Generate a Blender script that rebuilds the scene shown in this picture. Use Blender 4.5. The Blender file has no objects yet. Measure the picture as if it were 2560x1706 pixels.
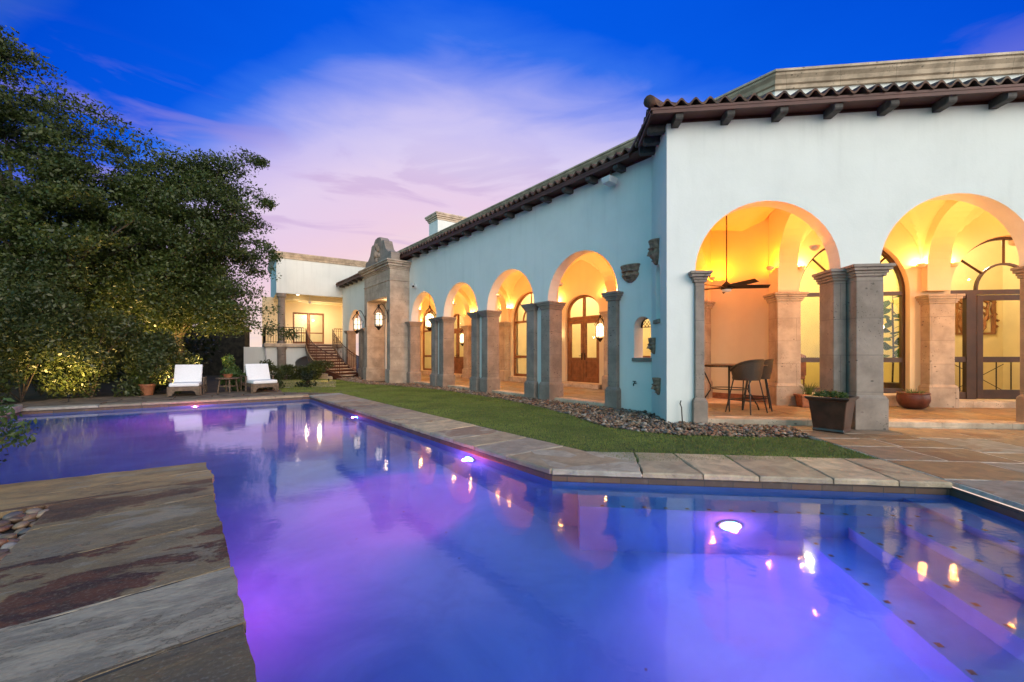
import bpy, math, random
import numpy as np
from mathutils import Vector, Matrix, geometry, noise
random.seed(7); rng=np.random.default_rng(7)
R=math.radians; PI=math.pi
sc=bpy.context.scene
# ------------------------------------------------ camera
cam_d=bpy.data.cameras.new('camera'); cam=bpy.data.objects.new('camera',cam_d); sc.collection.objects.link(cam)
cam.location=(0,0,1.25); cam.rotation_euler=(R(90),0,0)
cam_d.sensor_width=36; cam_d.lens=14.53; cam_d.shift_y=0.0132; cam_d.clip_start=.02; cam_d.clip_end=600
sc.camera=cam
sc.view_settings.view_transform='Standard'; sc.view_settings.look='None'; sc.view_settings.gamma=1; sc.view_settings.exposure=0
sc.cycles.use_denoising=True; sc.cycles.max_bounces=10; sc.cycles.transparent_max_bounces=16
sc.cycles.sample_clamp_indirect=4.0; sc.cycles.caustics_reflective=False
# ------------------------------------------------ node helpers
class NT:
    def __init__(s,nt): s.nt=nt; s.n=nt.nodes; s.l=nt.links
    def new(s,t,**k):
        n=s.n.new(t)
        for a,b in k.items():
            if a.startswith('_'): setattr(n,a[1:],b)
        return n
    def link(s,a,b): s.l.new(a,b)
    def val(s,sock,v):
        if hasattr(v,'links') or isinstance(v,bpy.types.NodeSocket): s.link(v,sock)
        else: sock.default_value=v
    def math(s,op,a,b=0.0,c=0.0,clamp=False):
        n=s.n.new('ShaderNodeMath'); n.operation=op; n.use_clamp=clamp
        s.val(n.inputs[0],a); s.val(n.inputs[1],b); s.val(n.inputs[2],c); return n.outputs[0]
    def mix(s,f,a,b,mode='MIX'):
        n=s.n.new('ShaderNodeMix'); n.data_type='RGBA'; n.blend_type=mode
        s.val(n.inputs[0],f)
        for i,v in ((6,a),(7,b)):
            if isinstance(v,tuple) and len(v)==3: v=v+(1,)
            s.val(n.inputs[i],v)
        return n.outputs[2]
    def ramp(s,f,stops,interp='LINEAR'):
        n=s.n.new('ShaderNodeValToRGB'); cr=n.color_ramp; cr.interpolation=interp
        while len(cr.elements)<len(stops): cr.elements.new(.5)
        for e,(p,c) in zip(cr.elements,stops):
            e.position=p; e.color=tuple(c)+(1,) if len(c)==3 else c
        s.val(n.inputs[0],f); return n.outputs[0]
    def noise(s,vec,scale,detail=4,rough=.55,dist=0,out=0):
        n=s.n.new('ShaderNodeTexNoise'); n.inputs['Scale'].default_value=scale; n.inputs['Detail'].default_value=detail
        n.inputs['Roughness'].default_value=rough; n.inputs['Distortion'].default_value=dist
        if vec is not None: s.link(vec,n.inputs['Vector'])
        return n.outputs[out]
    def voro(s,vec,scale,feature='F1',out='Distance',rand=1):
        n=s.n.new('ShaderNodeTexVoronoi'); n.feature=feature; n.inputs['Scale'].default_value=scale
        n.inputs['Randomness'].default_value=rand
        if vec is not None: s.link(vec,n.inputs['Vector'])
        return n.outputs[out]
    def mapping(s,vec,scale=(1,1,1),rot=(0,0,0),loc=(0,0,0)):
        n=s.n.new('ShaderNodeMapping'); n.inputs['Scale'].default_value=scale; n.inputs['Rotation'].default_value=rot; n.inputs['Location'].default_value=loc
        s.link(vec,n.inputs['Vector']); return n.outputs[0]
def srgb(r,g,b):
    f=lambda c:(c/255/12.92) if c/255<=.04045 else ((c/255+.055)/1.055)**2.4
    return (f(r),f(g),f(b))
def smooth(N,x,a,b):
    n=N.n.new('ShaderNodeMapRange'); n.interpolation_type='SMOOTHSTEP'
    N.val(n.inputs[0],x); n.inputs[1].default_value=a; n.inputs[2].default_value=b; n.inputs[3].default_value=0; n.inputs[4].default_value=1
    return n.outputs[0]
# ------------------------------------------------ world: dusk sky
w=bpy.data.worlds.new('World'); sc.world=w; w.use_nodes=True; N=NT(w.node_tree)
for n in list(N.n): N.n.remove(n)
out=N.new('ShaderNodeOutputWorld'); bg=N.new('ShaderNodeBackground'); N.link(bg.outputs[0],out.inputs[0])
tc=N.new('ShaderNodeTexCoord'); sep=N.new('ShaderNodeSeparateXYZ'); N.link(tc.outputs['Generated'],sep.inputs[0])
X,Y,Z=sep.outputs
az=N.math('ARCTAN2',X,Y)
cl=N.mapping(tc.outputs['Generated'],scale=(2.2,2.2,9)); cn=N.noise(cl,1.6,6,.55,.6)
cl2=N.mapping(tc.outputs['Generated'],scale=(1.6,1.6,3.2),loc=(3,1,0)); cn2=N.noise(cl2,1.4,3,.5,.4)
azc=N.math('ADD',az,.18); az2=N.math('MULTIPLY',azc,azc)
azneg=N.math('MULTIPLY',N.math('LESS_THAN',azc,0),.62)
kk=N.math('ADD',azneg,.30)
e=N.math('ADD',N.math('SUBTRACT',Z,.04),N.math('MULTIPLY',az2,kk))
e=N.math('ADD',e,N.math('MULTIPLY',N.math('SUBTRACT',cn,.5),.10))
e=N.math('ADD',e,N.math('MULTIPLY',N.math('SUBTRACT',cn2,.5),.10))
col=N.ramp(e,[(0.0,srgb(255,218,196)),(.12,srgb(252,226,214)),(.22,srgb(242,214,226)),(.30,srgb(232,210,236)),(.38,srgb(224,211,242)),(.45,srgb(200,194,244)),(.51,srgb(140,155,242)),(.565,srgb(50,112,236)),(.62,srgb(4,90,230)),(.82,srgb(0,76,214)),(1,srgb(70,112,180))])
band=N.math('MULTIPLY',smooth(N,cn,.50,.62),N.math('SUBTRACT',1,smooth(N,Z,.33,.5)))
col=N.mix(N.math('MULTIPLY',band,.5),col,srgb(190,165,215))
pk=N.math('MULTIPLY',smooth(N,cn2,.5,.62),N.math('SUBTRACT',1,smooth(N,Z,.34,.46)))
col=N.mix(N.math('MULTIPLY',pk,.14),col,srgb(252,188,208))
# unseen sky behind the camera brightened, and teal at left, to light the walls
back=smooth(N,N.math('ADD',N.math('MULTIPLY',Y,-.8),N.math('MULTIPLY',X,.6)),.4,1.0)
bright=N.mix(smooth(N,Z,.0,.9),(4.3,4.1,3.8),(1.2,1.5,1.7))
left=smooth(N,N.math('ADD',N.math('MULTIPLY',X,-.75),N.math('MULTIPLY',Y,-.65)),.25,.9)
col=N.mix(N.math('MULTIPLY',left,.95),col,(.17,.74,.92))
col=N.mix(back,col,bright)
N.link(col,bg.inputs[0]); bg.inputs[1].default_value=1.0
# ------------------------------------------------ soft last daylight
sd=bpy.data.lights.new('sun','SUN'); sd.energy=.95; sd.angle=R(40); sd.color=(1,.80,.62)
so=bpy.data.objects.new('sun',sd); sc.collection.objects.link(so); so.rotation_euler=Vector((-.5,.8,-.5)).to_track_quat('-Z','Y').to_euler()
# ------------------------------------------------ mesh helpers
class Fr:
    def __init__(s,O,u,v): s.O=Vector((O[0],O[1],0)); s.u=Vector((u[0],u[1],0)); s.v=Vector((v[0],v[1],0))
    def p(s,a,b,z=0): return s.O+s.u*a+s.v*b+Vector((0,0,z))
    def inv(s,x,y): d=Vector((x,y,0))-s.O; return d.dot(s.u),d.dot(s.v)
a_=R(38.5); u1=(-math.sin(a_),math.cos(a_)); m1=(math.cos(a_),math.sin(a_))
b_=R(6.5); u2=(math.cos(b_),-math.sin(b_)); v2=(math.sin(b_),math.cos(b_))
F1=Fr((3.0,8.8),u1,m1); F2=Fr((2.83,7.56),u2,v2); F0=Fr((0,0),(1,0),(0,1))
class MB:
    def __init__(s): s.v=[]; s.f=[]
    def add(s,vs,fs):
        n=len(s.v); s.v+= [tuple(v) for v in vs]; s.f+=[tuple(i+n for i in f) for f in fs]
    def box(s,F,s0,s1,d0,d1,z0,z1,tx=0,ty=0):
        c=[F.p(a,b,z0) for a,b in((s0,d0),(s1,d0),(s1,d1),(s0,d1))]+[F.p(a,b,z1) for a,b in((s0-tx,d0-ty),(s1+tx,d0-ty),(s1+tx,d1+ty),(s0-tx,d1+ty))]
        s.add(c,[(3,2,1,0),(4,5,6,7),(0,1,5,4),(1,2,6,5),(2,3,7,6),(3,0,4,7)])
    def quad(s,a,b,c,d): s.add([a,b,c,d],[(0,1,2,3)])
    def prism(s,pts,z0,z1):
        n=len(pts); s.add([(x,y,z0) for x,y in pts]+[(x,y,z1) for x,y in pts],[tuple(range(n-1,-1,-1)),tuple(range(n,2*n))]+[(i,(i+1)%n,n+(i+1)%n,n+i) for i in range(n)])
    def tube(s,path,rad,n=8,cap=True):
        P=[Vector(p) for p in path]; k=len(P)
        if not isinstance(rad,(list,tuple)): rad=[rad]*k
        base=len(s.v); ref=None
        for i,p in enumerate(P):
            t=(P[min(i+1,k-1)]-P[max(i-1,0)])
            if t.length<1e-9: t=Vector((0,0,1))
            t.normalize()
            if ref is None: ref=Vector((0,0,1)) if abs(t.z)<.9 else Vector((1,0,0))
            a=t.cross(ref)
            if a.length<1e-6: a=t.cross(Vector((0,1,0)))
            a.normalize(); b=t.cross(a).normalized(); ref=a.cross(t)
            for j in range(n):
                th=2*PI*j/n; s.v.append(tuple(p+(a*math.cos(th)+b*math.sin(th))*rad[i]))
        for i in range(k-1):
            for j in range(n):
                s.f.append((base+i*n+j,base+i*n+(j+1)%n,base+(i+1)*n+(j+1)%n,base+(i+1)*n+j))
        if cap: s.f.append(tuple(base+j for j in range(n-1,-1,-1))); s.f.append(tuple(base+(k-1)*n+j for j in range(n)))
    def lathe(s,c,prof,n=24,cap=True):
        base=len(s.v)
        for r,z in prof:
            for j in range(n): s.v.append((c[0]+r*math.cos(2*PI*j/n),c[1]+r*math.sin(2*PI*j/n),c[2]+z))
        k=len(prof)
        for i in range(k-1):
            for j in range(n): s.f.append((base+i*n+j,base+i*n+(j+1)%n,base+(i+1)*n+(j+1)%n,base+(i+1)*n+j))
        if cap: s.f.append(tuple(base+j for j in range(n-1,-1,-1))); s.f.append(tuple(base+(k-1)*n+j for j in range(n)))
    def sqlathe(s,F,cs,cd,prof,cap=True):   # square section, profile (half width, z)
        base=len(s.v)
        for h,z in prof:
            for a,b in((-1,-1),(1,-1),(1,1),(-1,1)): s.v.append(tuple(F.p(cs+a*h,cd+b*h,z)))
        for i in range(len(prof)-1):
            for j in range(4): s.f.append((base+i*4+j,base+i*4+(j+1)%4,base+i*4+4+(j+1)%4,base+i*4+4+j))
        if cap: s.f.append((base+3,base+2,base+1,base)); k=base+4*(len(prof)-1); s.f.append((k,k+1,k+2,k+3))
    def sweep(s,pts,prof,closed=False,capends=True):  # pts 2D, prof (offset to the right, z), mitred
        n=len(pts); base=len(s.v); m=len(prof)
        for i in range(n):
            p=Vector(pts[i]); a=Vector(pts[i-1]) if (i>0 or closed) else None; b=Vector(pts[(i+1)%n]) if (i<n-1 or closed) else None
            ds=[]
            if a is not None: ds.append((p-a).normalized())
            if b is not None: ds.append((b-p).normalized())
            ns=[Vector((d.y,-d.x)) for d in ds]; q=sum(ns,Vector((0,0))); q.normalize(); q=q/max(.3,q.dot(ns[0]))
            for o,z in prof: s.v.append((p.x+q.x*o,p.y+q.y*o,z))
        for i in range(n if closed else n-1):
            for j in range(m-1):
                s.f.append((base+i*m+j,base+((i+1)%n)*m+j,base+((i+1)%n)*m+j+1,base+i*m+j+1))
        if not closed and capends: s.f.append(tuple(base+j for j in range(m))); s.f.append(tuple(base+(n-1)*m+j for j in range(m-1,-1,-1)))
    def archring(s,F,c,zc,rx,rz,w,d0,d1,n=24,a0=0,a1=PI):
        base=len(s.v)
        for i in range(n+1):
            t=a0+(a1-a0)*i/n; ct,st=math.cos(t),math.sin(t)
            for rr,dd in((0,d0),(w,d0),(w,d1),(0,d1)): s.v.append(tuple(F.p(c+(rx-rr)*ct,dd,zc+(rz-rr)*st)))
        for i in range(n):
            for j in range(4): s.f.append((base+i*4+j,base+i*4+(j+1)%4,base+i*4+4+(j+1)%4,base+i*4+4+j))
        s.f.append((base,base+1,base+2,base+3)); k=base+4*n; s.f.append((k+3,k+2,k+1,k))
    def wall(s,F,s0,s1,d0,d1,z0,z1,ops=(),n=24,back=True):  # wall with arched openings
        ops=sorted(ops,key=lambda o:o['a']); cols=[]; x=s0
        for o in ops:
            if o['a']>x: cols.append((x,o['a'],None,None,None))
            a,b=o['a'],o['b']; c=(a+b)/2; r=(b-a)/2
            zt=lambda q:o['zs']+o.get('rise',0)*math.sqrt(max(0,1-((q-c)/r)**2))
            if o.get('rise',0)>0: xs=[c-r*math.cos(PI*i/n) for i in range(n+1)]
            else: xs=[a,b]
            for i in range(len(xs)-1): cols.append((xs[i],xs[i+1],o['zb'],zt(xs[i]),zt(xs[i+1])))
            for q,fl in((a,0),(b,1)):
                s.quad(F.p(q,d0,max(o['zb'],z0)),F.p(q,d1,max(o['zb'],z0)),F.p(q,d1,o['zs']),F.p(q,d0,o['zs']))
            x=b
        if x<s1: cols.append((x,s1,None,None,None))
        for a,b,zb,za,zc in cols:
            for d in ((d0,d1) if back else (d0,)):
                if zb is None: s.quad(F.p(a,d,z0),F.p(b,d,z0),F.p(b,d,z1),F.p(a,d,z1))
                else:
                    s.quad(F.p(a,d,za),F.p(b,d,zc),F.p(b,d,z1),F.p(a,d,z1))
                    if zb>z0: s.quad(F.p(a,d,z0),F.p(b,d,z0),F.p(b,d,zb),F.p(a,d,zb))
            if zb is not None:
                s.quad(F.p(a,d0,za),F.p(b,d0,zc),F.p(b,d1,zc),F.p(a,d1,za))
                if zb>z0: s.quad(F.p(a,d0,zb),F.p(b,d0,zb),F.p(b,d1,zb),F.p(a,d1,zb))
        s.quad(F.p(s0,d0,z1),F.p(s1,d0,z1),F.p(s1,d1,z1),F.p(s0,d1,z1))
        for q in (s0,s1): s.quad(F.p(q,d0,z0),F.p(q,d1,z0),F.p(q,d1,z1),F.p(q,d0,z1))
C=sc.collection
def rootloc(o):
    while o.parent: o=o.parent
    return o.location
def obj(name,mb,mat,parent=None,smooth=False,bevel=0,label=None):
    me=bpy.data.meshes.new(name)
    off=rootloc(parent) if parent else Vector((0,0,0))
    if isinstance(mb,MB): vs=[(v[0]-off.x,v[1]-off.y,v[2]-off.z) for v in mb.v]; me.from_pydata(vs,[],mb.f)
    else:
        V,Fc=mb; V=V-np.array(off[:]); k=Fc.shape[1]
        me.vertices.add(len(V)); me.vertices.foreach_set('co',V.astype(np.float32).ravel())
        me.loops.add(Fc.size); me.loops.foreach_set('vertex_index',Fc.astype(np.int32).ravel())
        me.polygons.add(len(Fc)); me.polygons.foreach_set('loop_start',np.arange(0,Fc.size,k,dtype=np.int32))
        me.update(calc_edges=True)
    me.materials.append(mat)
    if smooth:
        me.polygons.foreach_set('use_smooth',[True]*len(me.polygons))
    if smooth=='angle':
        try: me.set_sharp_from_angle(angle=R(35))
        except Exception: pass
    o=bpy.data.objects.new(name,me); C.objects.link(o)
    if parent: o.parent=parent
    if bevel:
        b=o.modifiers.new('bevel','BEVEL'); b.width=bevel; b.segments=2; b.limit_method='ANGLE'; b.angle_limit=R(40)
    if label: o['label']=label
    return o
def tag(o,label,cat,group=None):
    o['label']=label; o['category']=cat
    if group: o['group']=group
    return o
def thing(name,label,cat,loc=(0,0,0),group=None):
    o=bpy.data.objects.new(name,None); o.location=loc; o.empty_display_size=.1; C.objects.link(o); return tag(o,label,cat,group)
def struct(name,mb,mat,**k):
    o=obj(name,mb,mat,**k); o['kind']='structure'; return o
def stuff(o,label=None,cat=None):
    o['kind']='stuff'
    if label: o['label']=label; o['category']=cat
    return o
def dup(o,parent=None):
    c=o.copy(); C.objects.link(c); c.parent=parent
    for ch in list(o.children): dup(ch,c)
    return c
def point(name,loc,power,color,r=.05,parent=None):
    l=bpy.data.lights.new(name,'POINT'); l.energy=power; l.color=color; l.shadow_soft_size=r
    o=bpy.data.objects.new(name,l); C.objects.link(o); o.location=loc
    if parent: o.parent=parent; o.location=Vector(loc)-rootloc(parent)
    return o
def spot(name,loc,dirv,power,color,ang,blend=.6,r=.05):
    l=bpy.data.lights.new(name,'SPOT'); l.energy=power; l.color=color; l.spot_size=R(ang); l.spot_blend=blend; l.shadow_soft_size=r
    o=bpy.data.objects.new(name,l); C.objects.link(o); o.location=loc; o.rotation_euler=Vector(dirv).to_track_quat('-Z','Y').to_euler(); return o
# ------------------------------------------------ materials
def mat(name):
    m=bpy.data.materials.new(name); m.use_nodes=True; N=NT(m.node_tree)
    b=N.n.get('Principled BSDF'); return m,N,b
def bump(N,b,h,st=.3,dist=.01):
    n=N.new('ShaderNodeBump'); n.inputs['Strength'].default_value=st; n.inputs['Distance'].default_value=dist
    N.link(h,n.inputs['Height']); N.link(n.outputs[0],b.inputs['Normal'])
def pos(N): return N.new('ShaderNodeNewGeometry').outputs['Position']
def ocoord(N): return N.new('ShaderNodeTexCoord').outputs['Object']
def rpi(N): return N.new('ShaderNodeNewGeometry').outputs['Random Per Island']
def simple(name,c,rough=.5,metal=0,var=.15,scale=8,bmp=.1,spec=.5,obj_=True):
    m,N,b=mat(name); v=ocoord(N) if obj_ else pos(N); n=N.noise(v,scale,4)
    cc=tuple(x*(1-var) for x in c); cd=tuple(min(1,x*(1+var)) for x in c)
    N.link(N.mix(smooth(N,n,.3,.7),cc,cd),b.inputs['Base Color']); b.inputs['Roughness'].default_value=rough; b.inputs['Metallic'].default_value=metal
    b.inputs['Specular IOR Level'].default_value=spec
    if bmp: bump(N,b,N.noise(v,scale*6,3),bmp,.004)
    return m
def m_stucco(name,c,stain=.5):
    m,N,b=mat(name); p=pos(N)
    n1=N.noise(p,1.1,5,.6); n2=N.noise(N.mapping(p,scale=(3,3,.35)),1.3,4)
    col=N.mix(smooth(N,n1,.35,.75),c,tuple(x*.93 for x in c))
    col=N.mix(N.math('MULTIPLY',smooth(N,n2,.5,.75),.32*stain),col,tuple(x*.66 for x in c)); n6=N.noise(N.mapping(p,scale=(7,7,.25)),1.0,4); sp0=N.new('ShaderNodeSeparateXYZ'); N.link(p,sp0.inputs[0]); col=N.mix(N.math('MULTIPLY',N.math('MULTIPLY',smooth(N,n6,.5,.75),smooth(N,sp0.outputs[2],4.3,5.5)),.26*stain),col,tuple(x*.55 for x in c))
    sp=N.new('ShaderNodeSeparateXYZ'); N.link(p,sp.inputs[0])
    low=N.math('MULTIPLY',N.math('SUBTRACT',1,smooth(N,N.math('ADD',sp.outputs[2],N.math('MULTIPLY',n1,.5)),.1,.8)),.35*stain)
    col=N.mix(low,col,(c[0]*.6,c[1]*.57,c[2]*.52))
    N.link(col,b.inputs['Base Color']); b.inputs['Roughness'].default_value=.85
    n5=N.noise(N.mapping(p,scale=(1,1,.6)),5,6,.65,.8); bump(N,b,N.math('ADD',N.noise(p,26,5,.6),N.math('MULTIPLY',n5,1.6)),.24,.007); return m
def m_stone(name,c,blockh=.62,blockw=60.,dark=.75,off=.0,var=.35):
    m,N,b=mat(name); p=pos(N)
    sp=N.new('ShaderNodeSeparateXYZ'); N.link(p,sp.inputs[0])
    h=N.math('ADD',N.math('MULTIPLY',sp.outputs[0],.78*1.0),N.math('MULTIPLY',sp.outputs[1],-.62))
    cx_=N.new('ShaderNodeCombineXYZ'); N.link(h,cx_.inputs[0]); N.link(N.math('ADD',sp.outputs[2],off),cx_.inputs[1])
    br=N.new('ShaderNodeTexBrick'); N.link(cx_.outputs[0],br.inputs['Vector']); br.inputs['Scale'].default_value=1
    br.inputs['Brick Width'].default_value=blockw; br.inputs['Row Height'].default_value=blockh; br.inputs['Mortar Size'].default_value=.006
    br.inputs['Mortar Smooth'].default_value=.3; br.inputs['Color1'].default_value=(.25,.25,.25,1); br.inputs['Color2'].default_value=(.85,.85,.85,1); br.inputs['Mortar'].default_value=(.5,.5,.5,1)
    n1=N.noise(p,2.5,5,.6); n2=N.noise(p,9,4)
    lt=tuple(min(1,x*(1+var)) for x in c); dk=tuple(x*(1-var) for x in c)
    col=N.mix(smooth(N,n1,.3,.72),dk,lt)
    col=N.mix(.35,col,N.mix(br.outputs['Color'],tuple(x*.8 for x in (c[0]*1.1,c[1],c[2]*.9)),(c[0]*1.25,c[1]*1.2,c[2]*1.15)))
    col=N.mix(N.math('MULTIPLY',smooth(N,n2,.55,.75),.3),col,(c[0]*.7,c[1]*.72,c[2]*.8))
    col=N.mix(N.math('MULTIPLY',br.outputs['Fac'],.55),col,tuple(x*.45 for x in c))
    vd=N.voro(N.mapping(p,scale=(1,1,1.6)),7); pit=N.math('MULTIPLY',N.math('LESS_THAN',vd,.17),smooth(N,N.noise(p,3.1,2),.52,.6))
    vd2=N.voro(p,23); pit2=N.math('MULTIPLY',N.math('LESS_THAN',vd2,.2),smooth(N,N.noise(p,2.1,2),.52,.62))
    pp=N.math('MAXIMUM',pit,pit2)
    col=N.mix(N.math('MULTIPLY',pp,.75),col,tuple(x*.25 for x in c))
    N.link(col,b.inputs['Base Color']); b.inputs['Roughness'].default_value=.8
    hgt=N.math('SUBTRACT',N.math('MULTIPLY',N.noise(p,30,4),.5),N.math('ADD',N.math('MULTIPLY',pp,1.0),br.outputs['Fac']))
    bump(N,b,hgt,.5,.008); return m
def m_flag(name,tint=(1,1,1),red=.5,gray=.3,stretch=(1,1,1),rot=0,dark=1.0,bst=.6):
    m,N,b=mat(name); p=pos(N); r=rpi(N)
    off=N.new('ShaderNodeCombineXYZ'); N.link(N.math('MULTIPLY',r,37),off.inputs[0]); N.link(N.math('MULTIPLY',r,91),off.inputs[1])
    ad=N.new('ShaderNodeVectorMath'); ad.operation='ADD'; N.link(p,ad.inputs[0]); N.link(off.outputs[0],ad.inputs[1])
    q=N.mapping(ad.outputs[0],scale=stretch,rot=(0,0,rot))
    base=N.ramp(r,[(0,(.42*tint[0]*dark,.34*tint[1]*dark,.25*tint[2]*dark)),(.25,(.30*dark,.25*dark,.18*dark)),(.45,(.50*tint[0]*dark,.43*tint[1]*dark,.33*tint[2]*dark)),(.62,(.36*dark,.35*dark,.32*dark)),(.8,(.40*dark,.27*dark,.16*dark)),(1,(.52*tint[0]*dark,.46*tint[1]*dark,.37*tint[2]*dark))])
    n1=N.noise(q,1.7,7,.62,.8); n2=N.noise(q,4.5,7,.65,.5); n3=N.noise(q,14,5,.6)
    col=N.mix(smooth(N,n2,.35,.68),N.mix(.5,base,(.12*dark,.10*dark,.075*dark)),base)
    thr=N.math('ADD',n1,N.math('MULTIPLY',N.math('SUBTRACT',N.math('FRACT',N.math('MULTIPLY',r,7.31)),.5),.32))
    rust=N.math('MULTIPLY',smooth(N,thr,.60,.68),smooth(N,n2,.32,.5))
    col=N.mix(N.math('MULTIPLY',rust,red),col,(.17*dark,.065*dark,.028*dark))
    gr=smooth(N,N.math('SUBTRACT',1,thr),.58,.72)
    col=N.mix(N.math('MULTIPLY',gr,gray),col,(.30*dark,.32*dark,.31*dark))
    col=N.mix(N.math('MULTIPLY',smooth(N,n3,.55,.8),.35),col,(.08,.065,.05))
    N.link(col,b.inputs['Base Color']); b.inputs['Roughness'].default_value=.62
    hh=N.math('ADD',N.math('MULTIPLY',n2,1.0),N.math('ADD',N.math('MULTIPLY',n3,.35),N.math('MULTIPLY',rust,.25)))
    bump(N,b,hh,bst,.03); return m
M={}
M['stucco']=m_stucco('white_stucco',(.78,.78,.74)); M['stucco_in']=m_stucco('cream_stucco',(.84,.69,.46),.3)
M['stone']=m_stone('cantera_stone',(.27,.215,.18)); M['stone_block']=m_stone('cantera_blocks',(.42,.34,.27),.52,.78)
M['trim']=m_stone('pale_cast_stone',(.54,.42,.31),.9,.9,var=.5)
def m_tile():
    m,N,b=mat('clay_roof_tile'); p=pos(N); n=N.noise(p,4.3,3,.6); n2=N.noise(p,19,5,.6); n3=N.noise(p,1.3,3)
    c=N.mix(smooth(N,n,.35,.65),(.055,.028,.02),(.15,.07,.042)); c=N.mix(N.math('MULTIPLY',smooth(N,n2,.5,.7),.55),c,(.03,.025,.022)); c=N.mix(N.math('MULTIPLY',N.math('MULTIPLY',smooth(N,n2,.35,.5),smooth(N,n3,.5,.65)),.4),c,(.20,.17,.12))
    N.link(c,b.inputs['Base Color']); b.inputs['Roughness'].default_value=.8; bump(N,b,n2,.5,.01); return m
M['tile']=m_tile()
M['eave']=simple('eave_paint',(.10,.035,.026),.6,0,.2,3,.1,obj_=False); M['rafter']=simple('dark_rafter',(.06,.052,.048),.7,0,.4,9,.4,obj_=False)
M['wood']=simple('stained_door_wood',(.22,.085,.03),.4,0,.25,6,.1,obj_=False)
M['bronze_frame']=simple('brown_window_frame',(.05,.022,.010),.4,0,.2,5,.05,obj_=False)
M['iron']=simple('wrought_iron',(.03,.02,.016),.5,.6,.4,20,.2); M['rail']=simple('red_iron_rail',(.10,.035,.02),.5,.3,.3,20,.1)
M['flag']=m_flag('flagstone_coping',(1.3,1.10,.86),.6,.12,(1,1,1),0,1.05)
M['patio']=m_flag('flagstone_patio',(1.1,.80,.52),.5,.05,(1,1,1),0,.74,.35)
def m_deck():
    m,N,b=mat('weathered_slabs'); p=pos(N); r=rpi(N)
    off=N.new('ShaderNodeCombineXYZ'); N.link(N.math('MULTIPLY',r,37),off.inputs[0]); N.link(N.math('MULTIPLY',r,91),off.inputs[1])
    ad=N.new('ShaderNodeVectorMath'); ad.operation='ADD'; N.link(p,ad.inputs[0]); N.link(off.outputs[0],ad.inputs[1])
    q0=N.mapping(ad.outputs[0],rot=(0,0,R(-33))); q=N.mapping(q0,scale=(.85,1.55,1)); qf=N.mapping(q0,scale=(1.0,2.1,1))
    n1=N.noise(q,1.35,9,.66,.3); n2=N.noise(qf,3.0,9,.74,.35); n3=N.noise(ad.outputs[0],22,5,.6); n4=N.noise(q,.9,3,.5)
    dp=N.new('ShaderNodeVectorMath'); dp.operation='DOT_PRODUCT'; sb=N.new('ShaderNodeVectorMath'); sb.operation='SUBTRACT'; N.link(p,sb.inputs[0]); sb.inputs[1].default_value=(-3.55,4.75,0); N.link(sb.outputs[0],dp.inputs[0]); dp.inputs[1].default_value=(.6208,-.7840,0)
    along=N.math('DIVIDE',N.math('ADD',dp.outputs['Value'],.0),6)
    base=N.ramp(along,[(0,(.44,.27,.11)),(.127,(.31,.20,.09)),(.23,(.26,.175,.08)),(.357,(.26,.175,.08)),(.5,(.40,.33,.235)),(.605,(.15,.105,.05)),(.75,(.28,.22,.15))],'CONSTANT')
    rsel=N.ramp(along,[(0,(.15,)*3),(.127,(.8,)*3),(.23,(.05,)*3),(.357,(1,)*3),(.5,(.03,)*3),(.605,(.1,)*3)],'CONSTANT')
    col=N.mix(smooth(N,n2,.38,.62),N.mix(.5,base,(.07,.058,.045)),base)
    col=N.mix(N.math('MULTIPLY',smooth(N,n4,.52,.7),.3),col,(.28,.24,.19))
    thr=N.math('ADD',n1,N.math('MULTIPLY',N.math('SUBTRACT',n2,.5),.45)); rust=smooth(N,thr,.505,.54)
    sel=smooth(N,N.noise(ad.outputs[0],.45,1),.42,.52)
    rust=N.math('MULTIPLY',rust,rsel)
    col=N.mix(rust,col,N.mix(smooth(N,n2,.4,.6),(.05,.016,.007),(.12,.04,.012)))
    pale=N.math('MULTIPLY',smooth(N,N.math('SUBTRACT',1,thr),.57,.62),.35); col=N.mix(pale,col,(.42,.36,.28))
    cr=N.math('SUBTRACT',1,smooth(N,N.math('ABSOLUTE',N.math('SUBTRACT',n2,.47)),.0,.012)); cr=N.math('MULTIPLY',cr,smooth(N,n1,.48,.58)); col=N.mix(N.math('MULTIPLY',cr,.8),col,(.02,.017,.015))
    n7=N.noise(N.mapping(q0,scale=(1.6,8,1)),7,5,.7); col=N.mix(N.math('MULTIPLY',smooth(N,n7,.48,.72),.45),col,(.05,.042,.032)); n8=N.noise(q0,60,3,.6); col=N.mix(N.math('MULTIPLY',smooth(N,n8,.5,.75),.22),col,(.5,.45,.36))
    N.link(col,b.inputs['Base Color']); b.inputs['Roughness'].default_value=.6
    hh=N.math('ADD',N.math('MULTIPLY',n1,.9),N.math('ADD',N.math('MULTIPLY',n2,.22),N.math('SUBTRACT',N.math('MULTIPLY',n3,.07),N.math('ADD',N.math('MULTIPLY',rust,.05),N.math('MULTIPLY',cr,.12))))); bump(N,b,hh,.7,.05); return m
M['deck']=m_deck()
M['brown']=simple('terrace_stone',(.14,.10,.07),.8,0,.5,3,.4,obj_=False)
M['mortar']=simple('pale_mortar',(.55,.50,.42),.9,0,.25,12,.3,obj_=False); M['mortar_dark']=simple('dark_mortar',(.045,.04,.035),.95,0,.3,12,.3,obj_=False)
M['soil']=simple('dark_soil',(.035,.027,.018),.95,0,.6,4,.5,obj_=False)
M['lawn']=simple('lawn_base',(.05,.075,.018),.95,0,.5,6,.5,obj_=False)
M['cushion']=simple('white_cushion',(.78,.78,.80),.9,0,.04,30,.15); M['teak']=simple('weathered_teak',(.13,.085,.055),.7,0,.4,14,.2)
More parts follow.
